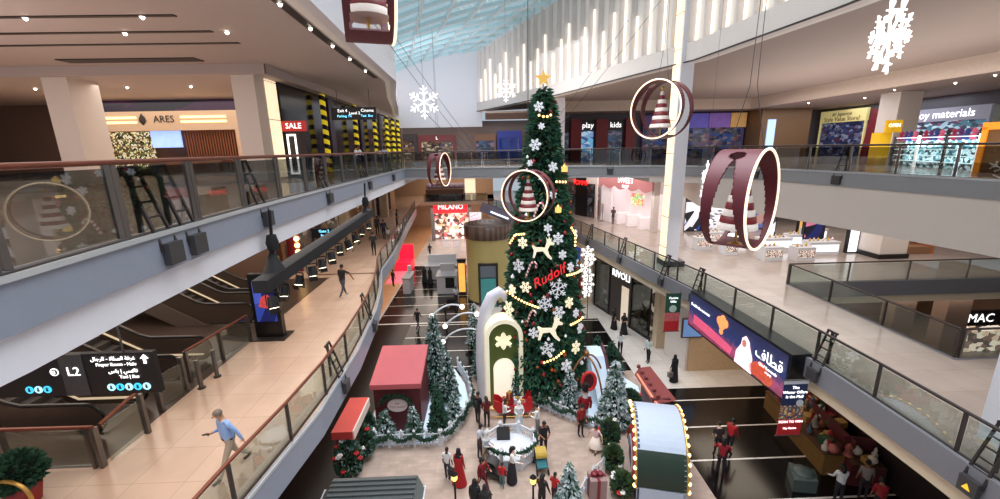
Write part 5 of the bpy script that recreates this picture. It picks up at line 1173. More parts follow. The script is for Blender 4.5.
# ---------------- ground floor, far: lift drum, red shop, kiosks, escalator
t=thing('lift_drum','round pale-gold lift drum with a bronze crown, left of the Christmas tree','lift',(.0,36.4,0)); m_lift=M('pale gold glass',(196,178,118),.35,.1,emit=.06,noise=.06,nscale=.5)
b=MB(); b.lathe([(2.05,0),(2.05,5.9)],40,(0.05,36.4,0)); part('drum',b,m_lift,t)
b=MB(); b.lathe([(2.15,5.85),(2.2,5.9),(2.2,7.0),(2.05,7.05),(2.0,6.7),(.01,6.7)],40,(0.05,36.4,0)); part('crown',b,stripes('bronze ribs',(126,100,86),(92,74,66),.5,.5,(1,.6,0),.35),t)
b=MB(); b.lathe([(2.08,.0),(2.08,.25)],40,(0.05,36.4,0)); part('skirting',b,m_dsteel,t)
d=bx('door_frame',-.95,34.15,0,.75,34.5,3.9,m_dsteel,t); bx('door',-.75,34.10,0,.55,34.16,2.6,M('teal lift door',(70,140,140),.3,emit=.25,noise=.1),d); bx('lit_panel',-.75,34.10,2.7,.55,34.16,3.7,M('grey display',(96,104,112),.3,emit=.2),d)
t=thing('red_shop','far bright shop with a red lit sign at the end of the ground floor','shop',(-5.5,62,0))
sb=bx('sign_board',-8.1,61.8,4.2,-3.0,62.1,5.9,M('red sign glow',(232,36,44),.4,emit=1.4,noise=.05),t); text('MILANO',1.0,m_txtw,sb,(-5.5,61.78,5.1))
bx('display',-8.2,63.2,0,-2.8,63.3,4.2,blotch('bright shoe shop',[(230,200,160),(250,240,230),(120,90,80),(220,120,120),(250,250,250),(90,70,66)],(1,1,1.2),.7),t)
for x in (-8.5,-2.9): bx('jamb',x,61.8,0,x+.4,63.2,5.9,M('grey jamb',(130,126,130),.5),t)
for i,x in enumerate((-6.0,-4.6)): 
    q=thing('display_table','white display table in front of the far red-signed shop, '+('left one' if i==0 else 'right one'),'table',(x,58,0)); bx('top',x-.6,57.6,.9,x+.6,58.4,1.0,m_pick,q); bx('base',x-.5,57.7,0,x+.5,58.3,.9,m_shw,q)
    for k in range(2): bx('back_shelf',x-.6,58.3,1.3+k*.6,x+.6,58.4,1.35+k*.6,m_pick,q)
t=thing('floral_shop_sign','pale glowing floral panel right of the far red sign','panel',(-1.9,60,0)); bx('panel',-2.6,60,.2,-1.0,60.2,4.4,blotch('pale floral',[(236,214,226),(220,190,210),(250,240,246),(200,170,190)],(2,1,2),.7),t); bx('frame',-2.7,60.05,0,-.9,60.25,4.5,m_pick,t)
b=MB(); b.box(-9.0,61.5,6.3,-3.5,62.1,7.8); t=thing('brown_planter','long brown panelled box on the far level-one bridge','box',(-5.9,61.8,6.0)); part('panel',b,M('dark walnut',(96,66,48),.5,noise=.15),t); bx('base',-8.9,61.6,6,-3.6,62.05,6.3,m_dsteel,t)
for i in range(9):
    x=-8.6+i*.66; b=MB(); b.sphere((x,63.2,8.1),.6,8,sz=.8); b.lathe([(.2,6),(.3,7.6)],8,(x,63.2,0)); single('lilac_bouquet',b,M('lilac bloom',(150,134,158),.8,noise=.2),'round lilac-grey bouquet in the row above the brown panelled box','flowers','bouquets on the far bridge')
t=thing('far_escalator','far escalator with lit white sides right of the lift drum','escalator',(2.5,45,0))
for dy in (0,1.3):
    b=MB(); b.bar((-.7,44.7+dy,7.3),(4.2,43.7+dy,5.4),.12,.9); part('balustrade',b,M('lilac grey panel',(120,112,130),.4),t)
    b=MB(); b.bar((.3,44.45+dy-.08,6.85),(2.2,44.02+dy-.08,6.1),.05,.16); part('side_light',b,m_lux,t)
b=MB(); b.bar((-.7,45.3,7.0),(4.2,44.3,5.0),1.2,.2); part('steps',b,m_dark,t)
b=MB(); b.bar((3.6,44.4,0),(3.6,44.4,5.0),.5,.5); part('support',b,m_dsteel,t)
m_kw=M('grey white kiosk',(190,192,198),.4,noise=.02)
def kiosk(label,x0,y0,x1,y1,h,screen=True):
    t=thing('service_kiosk',label,'kiosk',((x0+x1)/2,(y0+y1)/2,0)); bx('counter',x0,y0,0,x1,y1,h,m_kw,t); bx('top',x0-.08,y0-.08,h,x1+.08,y1+.08,h+.07,M('grey counter top',(150,152,158),.35),t)
    if screen: bx('screen',x0+(x1-x0)*.45,y0-.05,h*.35,x1-.15,y0,h*.95,m_blackp,t)
    bx('back_unit',x0+.2,y1-.4,h,x1-.2,y1-.1,h+.8,m_kw,t); return t
kiosk('white service kiosk with a black screen front, left of the lift drum',-5.0,37.9,-3.2,40.0,1.7)
kiosk('long grey kiosk counter behind the two people in black',-6.9,42.6,-3.4,45.0,1.4,False)
kiosk('narrow pale kiosk at the left end, on the black floor',-8.3,38.2,-7.6,40.4,1.5,False)
t=thing('amber_totem','tall amber-lit display totem beside the lift drum','totem',(-2.6,37.6,0)); bx('body',-2.95,37.5,0,-2.2,37.8,3.3,m_dsteel,t); bx('face',-2.88,37.47,.3,-2.27,37.5,3.1,M('amber face',(236,170,80),.4,emit=1.1,noise=.3,nscale=2),t)
bx('crown',-3.0,37.45,3.3,-2.15,37.85,3.5,m_blackp,t)
t=thing('red_display','bright red seat-shaped display on a pink-lit floor by the left strip','display',(-9.6,47,0)); bx('seat',-10.6,46,0,-8.9,48.5,1.0,M('vivid red glow',(240,30,60),.4,emit=.9,noise=.05),t); bx('back',-10.6,48.2,1.0,-8.9,48.6,2.6,M('vivid red glow',(240,30,60)),t); bx('mat',-10.8,41.5,0,-9.0,46,.03,M('pink floor glow',(244,120,136),.5,emit=.5,noise=.05),t)  # pink light on the floor drawn as a thin glowing sheet

# ---------------- level one, left: totem, hanging sign, barriers, escalators, plant, bollards
t=thing('digital_totem','black digital totem with a colourful screen at the end of the truss','totem',(-9.05,16.2,6)); bx('base',-9.75,15.8,6,-8.35,16.7,6.06,m_dsteel,t); bx('body',-9.6,16.1,6.06,-8.5,16.35,8.75,m_blackp,t); f=bx('screen',-9.45,16.07,6.75,-8.65,16.1,8.45,blotch('totem picture',[(30,40,120),(20,26,80),(60,80,170),(40,60,140),(200,190,210)],(1.6,1,1.2),.8),t)
b=MB(); b.plate([(-.3,-.2),(.1,-.3),(.3,.05),(.1,.35),(-.15,.2)],(-9.0,16.05,7.6),(1,0,0),(0,0,1),.01); part('poster_figure',b,M('poster red',(190,70,70),.4,emit=.6,noise=.3,nscale=8),f)
t=thing('hanging_sign','black hanging direction sign lettered L2 with cyan icons, Arabic and English lines','sign',(-9,8.5,8.3)); bx('panel',-11.2,8.5,8.28,-7.35,8.62,9.26,m_blackp,t); bx('middle_panel',-9.35,8.48,8.28,-8.85,8.5,9.26,M('charcoal sign field',(62,62,66),.4),t)
text('L2',.29,m_txtw,t,(-9.08,8.47,8.86)); b=MB(); b.tube([(-9.5+.08*cos(a),8.49,8.86+.08*sin(a)) for a in [2*PI*k/20 for k in range(20)]],.010,6,closed=True); part('ring_mark',b,m_txtw,t); text('G',.11,m_txtw,t,(-9.5,8.47,8.86))
ta=lambda s,sz,x,z: text(arabic(s),sz,m_txtw,t,(x,8.48,z),0,'RIGHT')
ta('غرفة الصلاة - الرجال',.12,-7.72,9.14); text('Prayer Room - Male',.105,m_txtw,t,(-7.72,8.48,9.0),0,'RIGHT'); ta('تاكسي | باص',.12,-7.72,8.84); text('Taxi | Bus',.105,m_txtw,t,(-7.72,8.48,8.70),0,'RIGHT')
b=MB(); b.plate([(-.03,-.1),(.03,-.1),(.03,.02),(.09,.02),(0,.12),(-.09,.02),(-.03,.02)],(-7.53,8.485,9.1),(1,0,0),(0,0,1),.01); part('arrow',b,m_txtw,t)
for k in range(8):
    x=-7.62-k*.19 if k<5 else -9.75-(k-5)*.19; 
    b=MB(); b.plate([(.085*cos(a),.085*sin(a)) for a in [2*PI*j/20 for j in range(20)]],(x,8.49,8.45),(1,0,0),(0,0,1),.012); ic=part('icon',b,M('cyan icon disc',(60,190,224),.4,emit=1.2,noise=0) if k%2 else M('pale icon disc',(170,226,240),.4,emit=1.2,noise=0),t)
    b=MB(); b.box(x-.025,8.478,8.41,x+.025,8.482,8.46); b.lathe([(.022,8.465),(.022,8.5)],8,(x,8.48,0),sy=.1); part('pictogram',b,m_blackp,ic)
for x in (-10.6,-8.0): b=MB(); b.tube([(x,8.56,9.26),(x,8.56,10.8)],.02,6); part('hanger',b,m_wire,t)
t=thing('glass_barrier','glass barrier with copper rail closing the escalator well at the lower left','barrier',(-10.6,9.0,6))
bar=[(-12.2,9.02),(-9.62,8.98)]
b=MB(); b.tube([(-12.2,9.02,7.12),(-9.55,8.98,7.12)],.05,8); part('handrail',b,m_copper,t)
for x in (-12.2,-11.75,-9.72,-9.55): b=MB(); b.box(x-.04,8.93,6,x+.04,9.06,7.1); part('post',b,m_steel,t)
bx('glass_panel',-11.65,8.98,6.08,-9.8,9.0,7.05,m_glassW,t)
t=thing('glass_barrier','short glass barrier with a looped rail end running back from the escalator well corner','barrier',(-9.55,9.6,6)); b=MB(); b.tube([(-9.5,9.1,7.1),(-9.47,9.9,7.25),(-9.55,10.3,7.2)],.045,8); part('handrail',b,m_copper,t)
b=MB(); b.bar((-9.5,9.15,6.55),(-9.46,10.2,6.55),.02,1.0); part('glass_panel',b,m_glassW,t); b=MB(); b.box(-9.52,10.2,6,-9.4,10.3,7.2); part('post',b,m_steel,t)
t=thing('glass_barrier','glass end panel beside the two bollards on the peach walkway','barrier',(-9.7,11.9,6)); b=MB(); b.bar((-9.9,11.3,6.55),(-9.75,12.2,6.55),.02,1.0); part('glass_panel',b,m_glassW,t)
for y in (11.2,12.25): b=MB(); b.box(-9.9,y,6,-9.76,y+.1,7.2); part('post',b,m_steel,t)
t=thing('glass_barrier','long glass barrier with copper rail between the bollards and the digital totem','barrier',(-9.9,14.5,6)); b=MB(); b.tube([(-10.1,12.9,7.1),(-9.75,15.9,7.1)],.045,8); part('handrail',b,m_copper,t)
b=MB(); b.bar((-10.1,13.0,6.55),(-9.77,15.8,6.55),.02,1.0); part('glass_panel',b,m_glassW,t)
for y in (12.9,14.4,15.9): xx=-10.1+.117*(y-12.9); b=MB(); b.box(xx-.05,y-.05,6,xx+.05,y+.05,7.1); part('post',b,m_steel,t)
for i,(x,y) in enumerate(((-9.45,12.45),(-9.38,13.15))):
    t=thing('bollard','steel bollard on the walkway by the escalators, '+('nearer one' if i==0 else 'farther one'),'bollard',(x,y,6),group='bollards'); b=MB(); b.lathe([(.065,6.02),(.065,6.95),(.05,7.0)],12,(x,y,0)); part('post',b,m_steel,t); b=MB(); b.lathe([(.12,6),(.12,6.03)],12,(x,y,0)); part('base',b,m_dsteel,t)
def escalator_proto():
    e=thing('escalator','x','escalator',(0,0,0),local=True); L1=1.6; RUN=7.2; RISE=4.2
    path=[(0.0,.95),(-.0,.95),(-L1,.95),(-L1-.6,1.05),(-L1-RUN,.95+RISE)]
    for y in (-.72,.72):
        b=MB(); poly=[(-.15,.1),(.25,.1),(.42,.35),(.42,.7),(.25,.92),(0,.95),(-L1,.95),(-L1-RUN,.95+RISE),(-L1-RUN,.1+RISE),(-L1-.2,.1)]
        b.plate(poly,(0,y,0),(1,0,0),(0,0,1),.05); part('balustrade',b,M('dark balustrade',(84,72,64),.25,.3,noise=.05),e)
        lp=[(-L1-RUN,.98+RISE),(-L1-.4,1.12),(-L1,1.0),(0,.98)]+[(.02+.44*sin(a),.54+.44*cos(a)) for a in [PI*k/10 for k in range(11)]]+[(-.3,.1)]
        b=MB(); b.tube([(x,y,z) for x,z in lp],.05,7); part('handrail',b,M('black rubber rail',(24,22,22),.3,noise=0),e)
        b=MB(); b.bar((-L1,y*.93,.32),(-L1-RUN,y*.93,.32+RISE),.03,.06); b.bar((.2,y*.93,.3),(-L1,y*.93,.3),.03,.06); part('skirt_light',b,M('skirt glow',(236,214,180),.4,emit=.5,noise=0),e)
    b=MB(); n=22
    b.box(-L1,-.6,0,.3,.6,.04)
    for k in range(n): x=-L1-RUN*k/n; z=RISE*k/n; b.box(x-RUN/n,-.6,z,x,.6,z+RISE/n+.03)
    part('steps',b,stripes('step ribs',(92,88,86),(58,54,54),.06,.6,(0,1,0),.4),e)
    b=MB(); b.add([(-L1,-.8,0),(-L1-RUN,-.8,RISE),(-L1-RUN,-.8,RISE-.9),(-L1-1.4,-.8,0),(-L1,.8,0),(-L1-RUN,.8,RISE),(-L1-RUN,.8,RISE-.9),(-L1-1.4,.8,0)],[(0,1,2,3),(7,6,5,4),(0,4,5,1),(1,5,6,2),(2,6,7,3),(3,7,4,0)]); part('truss_casing',b,M('grey casing',(96,84,76),.5),e)
    return e
esc=escalator_proto()
for i,(x,y,l) in enumerate(((-10.9,10.9,'escalator nearest the viewer, beside the hanging sign'),(-10.7,13.6,'escalator behind the long glass barrier, second from the viewer'),(-10.9,18.4,'escalator rising left behind the digital totem, third from the viewer'),(-11.0,20.4,'escalator farthest from the viewer under the left gallery'))):
    if i==0: esc.location=(x,y,6); esc['label']=l; esc['group']='escalators'
    else: dup(esc,(x,y,6),0,l,'escalators')
t=thing('potted_shrub','bushy green shrub in a low pot at the bottom left corner','plant',(-10.35,8.0,6),local=True); f=MB(); rng=random.Random(4); f.sphere((0,0,.75),.34,10)
for i in range(420):
    a=rng.uniform(0,2*PI); e_=math.acos(rng.uniform(-.5,1)); d=Vector((sin(e_)*cos(a),sin(e_)*sin(a),cos(e_))); tuft(f,Vector((d.x*.34,d.y*.34,.75+d.z*.36)),d+Vector((rng.uniform(-.6,.6),rng.uniform(-.6,.6),rng.uniform(-.2,.6))),.2,.055,rng.choice([1,2,2]),rng)
part('foliage',f,[m_core,m_g1,m_g2],t); b=MB(); b.lathe([(.24,0),(.34,.5),(.3,.5),(.28,.42)],18); part('pot',b,M('red clay pot',(150,40,36),.5),t)
b=MB(); b.tube([(-10.15+.42*cos(a),7.6,6.46+.42*sin(a)) for a in [2*PI*k/40 for k in range(40)]],.04,8,closed=True); o=single('gold_hoop',b,m_gold,'gold hoop standing at the bottom left corner beside the shrub','hoop')
# shops and lit signs behind the left walkway
for i,(y0,y1,fm,gl,tx) in enumerate(((25.2,30.5,m_brown,g_warm,'BAKERY'),(30.9,37.5,m_dk,g_warm,'TIME'),(41.9,47.6,m_creamb,g_warm,'KIDS'),(48.9,55,m_dk,g_dim,'MODA'))):
    far_shop('warm shop on the left of the level-one walkway, %s from the viewer'%words[i],(-12.75,y0),(-12.75,y1),6,10.2,fm,gl,tx,m_txtw,None)
t=thing('stacked_lamps','column of warm glowing lamp letters behind the truss','sign',(-12.4,26.2,6)); bx('board',-12.7,26.0,6,-11.9,26.15,9.0,m_wn,t)
for k in range(5): b=MB(); b.sphere((-12.0,25.9,6.9+k*.42),.17,10); part('bulb',b,M('amber lamp',(255,206,130),.4,emit=4,noise=0),t)
t=thing('digital_sign','hanging black sign with cyan lettering under the far end of the left gallery','sign',(-8.9,24,8.6)); bx('panel',-10.2,24,8.55,-8.3,24.12,9.1,m_blackp,t); text('Gate 2   Taxi',.22,m_cyan,t,(-9.2,23.98,8.95)); text('Prayer Room',.18,m_cyan,t,(-9.2,23.98,8.7))
for x in (-9.9,-8.6): b=MB(); b.tube([(x,24.06,9.1),(x,24.06,10.8)],.02,5); part('hanger',b,m_wire,t)
# small downlights
dl=None
def downlight(loc,label,grp):
    global dl
    if dl is None:
        dl=thing('downlight',label,'downlight',loc,group=grp,local=True); b=MB(); b.sphere((0,0,-.03),.06,8); part('lamp',b,m_spot,dl); b=MB(); b.lathe([(.065,-.012),(.10,-.012),(.10,.0)],12); part('rim',b,m_pick,dl)
    else: dup(dl,loc,0,label,grp)
for x in (-30,-24,-19,-14,-10.5):
    downlight((x,14.55,17.57),'small bright downlight in the front ceiling slot of the left gallery','downlights front slot'); downlight((x+1.5,16.35,17.57),'small bright downlight in the middle ceiling slot of the left gallery','downlights middle slot')
for x in (-25,-20,-16.5,-13): downlight((x,25.5,17.14),'small downlight in the ceiling before the perfume shop','downlights perfume shop')
for y in (6,8.5,11,13.5,16,18.5,21,24): downlight((lerp_poly([(-5.75,4),(-5.8,13.3),(-6.05,17.6),(-6.4,26.5)],y),y,17.57),'small downlight in the dark slot along the left ceiling edge','downlights edge slot')
for x,y in ((28.6,30),(29.6,27),(28.5,24),(31,35),(29,38.5),(32,22),(34,28)): downlight((x,y,16.9),'small bright downlight in the right gallery ceiling before the shops','downlights right shops')
for y in (15,18,21,24,28,32,36): downlight((-8.2,y,10.78),'small downlight under the left gallery','downlights left walkway')
# ------------------------------------------------------------------ people
def skinned(nodes, edges, roots, sub=1):
    """nodes: (position, radius, tag); one continuous skinned surface per connected chain, material by nearest bone"""
    me=bpy.data.meshes.new('body'); me.from_pydata([n[0] for n in nodes],edges,[]); o=bpy.data.objects.new('body',me); C.objects.link(o)
    o.modifiers.new('skin','SKIN'); sv=me.skin_vertices[0].data
    for i,n in enumerate(nodes):
        r=n[1]; sv[i].radius=r if isinstance(r,tuple) else (r,r); sv[i].use_root=i in roots
    if sub: m=o.modifiers.new('sub','SUBSURF'); m.levels=sub; m.render_levels=sub
    dg=bpy.context.evaluated_depsgraph_get(); out=bpy.data.meshes.new_from_object(o.evaluated_get(dg)); bpy.data.objects.remove(o); bpy.data.meshes.remove(me)
    segs=[(Vector(nodes[a][0]),Vector(nodes[b][0]),nodes[b][2]) for a,b in edges]
    for p in out.polygons:
        p.use_smooth=True; c=p.center; best=1e9
        for a,b,tg in segs:
            d=b-a; t=max(0,min(1,(c-a).dot(d)/max(d.length_squared,1e-9))); q=(a+d*t-c).length
            if q<best: best=q; k=tg
        p.material_index=k
    return out
HAND={}
def rotx(v,a): return Vector((v.x, v.y*cos(a)-v.z*sin(a), v.y*sin(a)+v.z*cos(a)))
SK={'tan':(196,146,112),'brown':(140,92,66),'light':(226,184,158),'dark':(92,62,48)}
def person(label,loc,face=0,h=1.7,top=(230,230,230),low=(40,40,46),shoe=(30,28,28),skin='brown',hair=(24,20,18),arms=((5,8,12),(5,8,12)),legs=((6,4),(-6,8)),lean=3,sleeve=.5,skirt=None,hairlen=0,scarf=None,nod=8,group=None,bag=None,name='person',bald=False,fat=1.0,hat=None):
    """face: degrees turned from facing the viewer (-y). arms: (swing forward, spread, elbow bend) for the left and right; legs: (swing, knee bend)"""
    t=thing(name,label,'person',loc,math.radians(face),local=True); D=math.radians; S=h/1.74
    SKIN,TOP,LOW,SHOE=0,1,2,3
    N=[];E=[]
    def nd(p,r,tag,par=None):
        N.append((tuple(Vector(p)*S),tuple(k*S for k in r) if isinstance(r,tuple) else r*S,tag)); i=len(N)-1
        if par is not None: E.append((par,i))
        return i
    F=Vector((0,-1,0)); ln=D(lean)
    def up(z,y=0): v=rotx(Vector((0,y,z)),ln); return Vector((0,v.y,.93+v.z))   # lean forward about the hips
    pel=nd((0,0,.93),(.155*fat,.115*fat),LOW); sp=nd(up(.2,-.01),(.145*fat,.11*fat),TOP,pel); ch=nd(up(.42),(.165*fat,.115*fat),TOP,sp); cl_=nd(up(.515),(.10*fat,.082),TOP,ch); nk=nd(up(.575,.0),.058,SKIN,cl_)
    hb=nd(up(.64,-.015),(.066,.07),SKIN,nk); hm=nd(up(.71,-.03-.002*nod),(.079,.092),SKIN,hb); ht=nd(up(.785,-.02-.003*nod),(.066,.078),SKIN,hm)
    hands=[]
    for sd,(sw,spd,el) in ((1,arms[0]),(-1,arms[1])):
        sh=up(.49); sh=Vector((sd*.175*fat**.5,sh.y,sh.z)); s=nd(sh,(.068,.07),TOP,ch)
        d=Vector((sd*sin(D(spd)),-sin(D(sw))*cos(D(spd)),-cos(D(sw))*cos(D(spd)))); e_=sh+d*.285; 
        d2=Vector(((-sd*.5 if el>60 else sd*sin(D(spd))*.4),-sin(D(sw+el)),-cos(D(sw+el)))).normalized(); w_=e_+d2*.245
        m_=sh.lerp(e_,.55); a=nd(m_,.052,TOP,s); b=nd(e_,.043,TOP if sleeve>.4 else SKIN,a); fm=nd(e_.lerp(w_,.5),.039,TOP if sleeve>.8 else SKIN,b); wr=nd(w_,.03,TOP if sleeve>.8 else SKIN,fm)
        pm=nd(w_+d2*.075,(.036,.022),SKIN,wr); HAND[sd]=Vector(N[pm][0]); hands.append((sd,w_,d2,wr))
    for sd,(sw,kb) in ((1,legs[0]),(-1,legs[1])):
        hp=Vector((sd*.088*fat**.5,0,.90)); j=nd(hp,.094*fat,LOW,pel); d=Vector((0,-sin(D(sw)),-cos(D(sw)))); k=hp+d*.42; d2=Vector((0,-sin(D(sw-kb)),-cos(D(sw-kb)))); an=k+d2*.40
        a=nd(hp.lerp(k,.5),.08*fat**.5,LOW,j); b=nd(k,.058,LOW,a); c=nd(k.lerp(an,.45),.054,LOW,b); f=nd(an,.042,LOW,c); to=an+Vector((0,-.07,-.045)); g=nd(to,(.042,.036),SHOE,f); nd(to+Vector((0,-.11,-.012)),(.04,.026),SHOE,g)
    roots={pel}
    for sd,w_,d2,wr in hands:
        side=Vector((1,0,0)); pn=d2.cross(side).normalized()
        base=w_+d2*.06
        for q,(off,l) in enumerate(((-.027,.062),(-.009,.074),(.009,.07),(.027,.055))):
            p0=base+side*off*.9; r0=nd(p0,.0105,SKIN); roots.add(r0); p1=base+side*off+d2*(.03+l*.5); r1=nd(p1,.0095,SKIN,r0); nd(p1+d2*l*.42+pn*(-.018),.0078,SKIN,r1)
        p0=w_+d2*.03+Vector((-sd*.012,-.012,0)); r0=nd(p0,.012,SKIN); roots.add(r0); p1=p0+d2*.03+Vector((-sd*.012,-.034,0)); r1=nd(p1,.0105,SKIN,r0); nd(p1+d2*.03+Vector((0,-.01,0)),.0085,SKIN,r1)
    me=skinned(N,E,roots)
    mats=[M('skin %s'%skin,SK[skin],.55,noise=.03),M('top %d %d %d'%top,top,.75,noise=.06),M('low %d %d %d'%low,low,.75,noise=.06),M('shoe %d %d %d'%shoe,shoe,.5,noise=0)]
    # face details belong to the body surface
    bm=bmesh.new(); bm.from_mesh(me); ctr=Vector(N[hm][0])
    def blob(c,r,mi,sc=(1,1,1)):
        res=bmesh.ops.create_icosphere(bm,subdivisions=1,radius=r,matrix=Matrix.Translation(c)@Matrix.Diagonal((*sc,1)))
        for v in res['verts']:
            for f_ in v.link_faces: f_.material_index=mi; f_.smooth=True
    blob(ctr+Vector((0,-.094,-.012))*S,.019*S,0,(.8,1.1,1.3))
    for sd in (-1,1):
        blob(ctr+Vector((sd*.080,.0,-.01))*S,.026*S,0,(.5,.8,1.2)); blob(ctr+Vector((sd*.030,-.083,.02))*S,.0115*S,4,(1.2,.6,.7))
    blob(ctr+Vector((0,-.083,-.05))*S,.02*S,5,(1.2,.4,.3))
    bm.to_mesh(me); bm.free()
    for m in mats+[M('dark eye',(20,16,14),.2,noise=0),M('lip tone',(140,74,66),.5,noise=0)]: me.materials.append(m)
    zmin=min(v.co.z for v in me.vertices); me.transform(Matrix.Translation((0,0,-zmin)))
    o=bpy.data.objects.new('body',me); C.objects.link(o); o.parent=t; dz=-zmin; HAND['dz']=dz
    # hair
    hc=Vector(N[hm][0])+Vector((0,.012,.022))*S+Vector((0,0,dz))
    if scarf is None:
        b=MB(); vs=[];n=14;k=8
        for i in range(k+1):
            for j in range(n):
                az=2*PI*j/n; fr=max(0,-sin(az)); el=(PI/2)*(1-i/k) - (i/k)*(.75-.95*fr)
                rr=.098*S*(.97 if not bald else .94); vs.append((hc.x+rr*.95*cos(el)*cos(az),hc.y+rr*1.06*cos(el)*sin(az),hc.z+rr*1.05*sin(el)))
        b.add(vs,[(i*n+j,(i+1)*n+j,(i+1)*n+(j+1)%n,i*n+(j+1)%n) for i in range(k) for j in range(n)],0,True)
        if hairlen>0:
            b.tube([hc+Vector((0,.06*S,.03*S)),hc+Vector((0,.10*S,-.10*S)),hc+Vector((0,.12*S,-.1*S-hairlen*S))],[.085*S,.095*S,.06*S],10)
        part('hair',b,M('hair %d %d %d'%hair,hair,.6,noise=.08),t)
    else:
        b=MB(); b.lathe([(.03*S,.118*S),(.08*S,.09*S),(.102*S,.02*S),(.10*S,-.06*S),(.13*S,-.16*S),(.2*S,-.26*S)],14,(hc.x,hc.y+.018*S,hc.z),sy=.88); part('headscarf',b,M('cloth %d %d %d'%scarf,scarf,.8,noise=.05),t)
    if skirt:
        col,z0,z1,rb=skirt; zt=z1*S; b=MB(); y0=Vector(N[pel][0]).y
        b.lathe([(rb*S,z0*S),(rb*.92*S,z0*S+.15*S),(.185*S*fat,(.93*S*.55+zt*.45) if z1<1.05 else .95*S)]+([(.165*S*fat,zt)] if z1<1.05 else [(.17*S,1.15*S),(.2*S,1.36*S),(.1*S,1.45*S)]),16,(0,y0-.02*S if z1>1.05 else 0,0),sy=.78); part('skirt' if z1<1.05 else 'robe',b,M('cloth %d %d %d'%col,col,.8,noise=.06),t)
    if hat:
        b=MB(); b.lathe([(.13*S,0),(.10*S,.03*S),(.095*S,.1*S),(.02*S,.13*S)],14,(hc.x,hc.y,hc.z+.04*S)); part('cap',b,M('cloth %d %d %d'%hat,hat,.8),t)
    if bag:
        col,side=bag; b=MB()
        if side=='back': b.sphere((0,.19*S,1.22*S),.17*S,10,0,.95,.6,1.35); b.tube([(.1*S,.1*S,1.4*S),(.12*S,-.08*S,1.38*S),(.11*S,-.1*S,1.2*S)],.018*S,5); b.tube([(-.1*S,.1*S,1.4*S),(-.12*S,-.08*S,1.38*S),(-.11*S,-.1*S,1.2*S)],.018*S,5); single_name='backpack'
        else: b.box(side*.34*S-.16*S,-.09*S,.42*S,side*.34*S+.16*S,.09*S,.72*S); b.tube([(side*.34*S-.1*S,0,.72*S),(side*.34*S,0,.88*S),(side*.34*S+.1*S,0,.72*S)],.014*S,5); single_name='handbag'
        bo=single(single_name,b,M('bag %d %d %d'%col,col,.6),single_name+' carried by the '+label.split(' ')[0]+' '+' '.join(label.split(' ')[1:7]),'bag',loc=tuple(loc),rz=math.radians(face))
    return t
STAND=((3,1),(-3,2)); WALK=((24,6),(-18,22)); ARMW=((-22,8,18),(24,8,20)); FOLD=((10,12,80),(10,12,80)); PHONE=((-8,12,10),(38,8,88)); RELAX=((4,8,14),(2,8,12))
BLK=(26,25,28); WHT=(232,232,234)
# level one walkway
blue=person('man in light blue shirt and beige trousers walking, holding a phone',(-6.22,8.68,6),-35,1.80,top=(150,182,232),low=(178,160,140),shoe=(44,38,36),skin='tan',hair=(120,104,92),arms=((-28,14,10),(-4,6,112)),legs=((26,4),(-20,26)),lean=5,sleeve=1,nod=18,fat=1.12)
b=MB(); h_=HAND[-1]+Vector((.01,-.03,HAND['dz']+.03)); b.bar(h_,h_+Vector((.03,-.13,.05)),.075,.012); 
single('phone',b,m_blackp,'dark phone in the hand of the blue-shirted man','phone',loc=(-6.22,8.68,6),rz=math.radians(-35))
b=MB(); b.lathe([(.183,.945),(.183,.985)],16,sy=.76); part('belt',b,M('dark belt',(34,28,26),.5),blue)
person('man in black T-shirt and jeans striding with one arm held out',(-7.64,20.9,6),160,1.8,top=BLK,low=(74,78,92),shoe=(200,196,190),skin='brown',arms=((8,10,10),(10,72,6)),legs=WALK,sleeve=.5)
person('man in dark clothes by the bend of the left level-one railing',(-8.3,29.6,6),200,1.75,top=(40,42,50),low=(30,30,36),skin='brown',arms=FOLD,legs=STAND)
person('person in dark suit in the far group on the peach walkway, left one',(-9.95,37.2,6),30,1.75,top=(48,44,50),low=(34,32,36),arms=RELAX,legs=STAND,sleeve=1)
person('man in navy in the far group on the peach walkway, middle one',(-8.9,35.2,6),190,1.8,top=(30,36,60),low=(26,28,38),arms=ARMW,legs=WALK,sleeve=1)
person('person in black standing at the far left railing, right one of the group',(-9.0,41.0,6),90,1.75,top=(34,36,44),low=(40,40,52),arms=RELAX,legs=STAND)
person('child in pale clothes beside the far left railing',(-8.3,34.2,6),170,1.2,top=(190,190,200),low=(90,90,110),arms=RELAX,legs=STAND)
# level two gallery
person('man in white shirt leaning at the left level-two railing below the first pole',(-7.2,24.0,12),60,1.76,top=WHT,low=(40,44,56),skin='brown',arms=((30,8,70),(30,8,70)),legs=STAND,sleeve=1,lean=12)
person('person in white and blue farther along the left level-two railing',(-7.5,31.5,12),60,1.74,top=(190,196,226),low=(50,54,80),arms=((30,8,70),(20,8,60)),legs=STAND,sleeve=1,lean=10)
person('person in pinkish top second from the bridge on the left gallery',(-8.3,33.4,12),50,1.68,top=(196,170,166),low=(60,52,56),arms=RELAX,legs=STAND)
person('shopper in dark top seen through the pink sweet shop front',(12.2,39.9,6),140,1.68,top=(90,70,70),low=(60,50,56),arms=FOLD,legs=STAND)
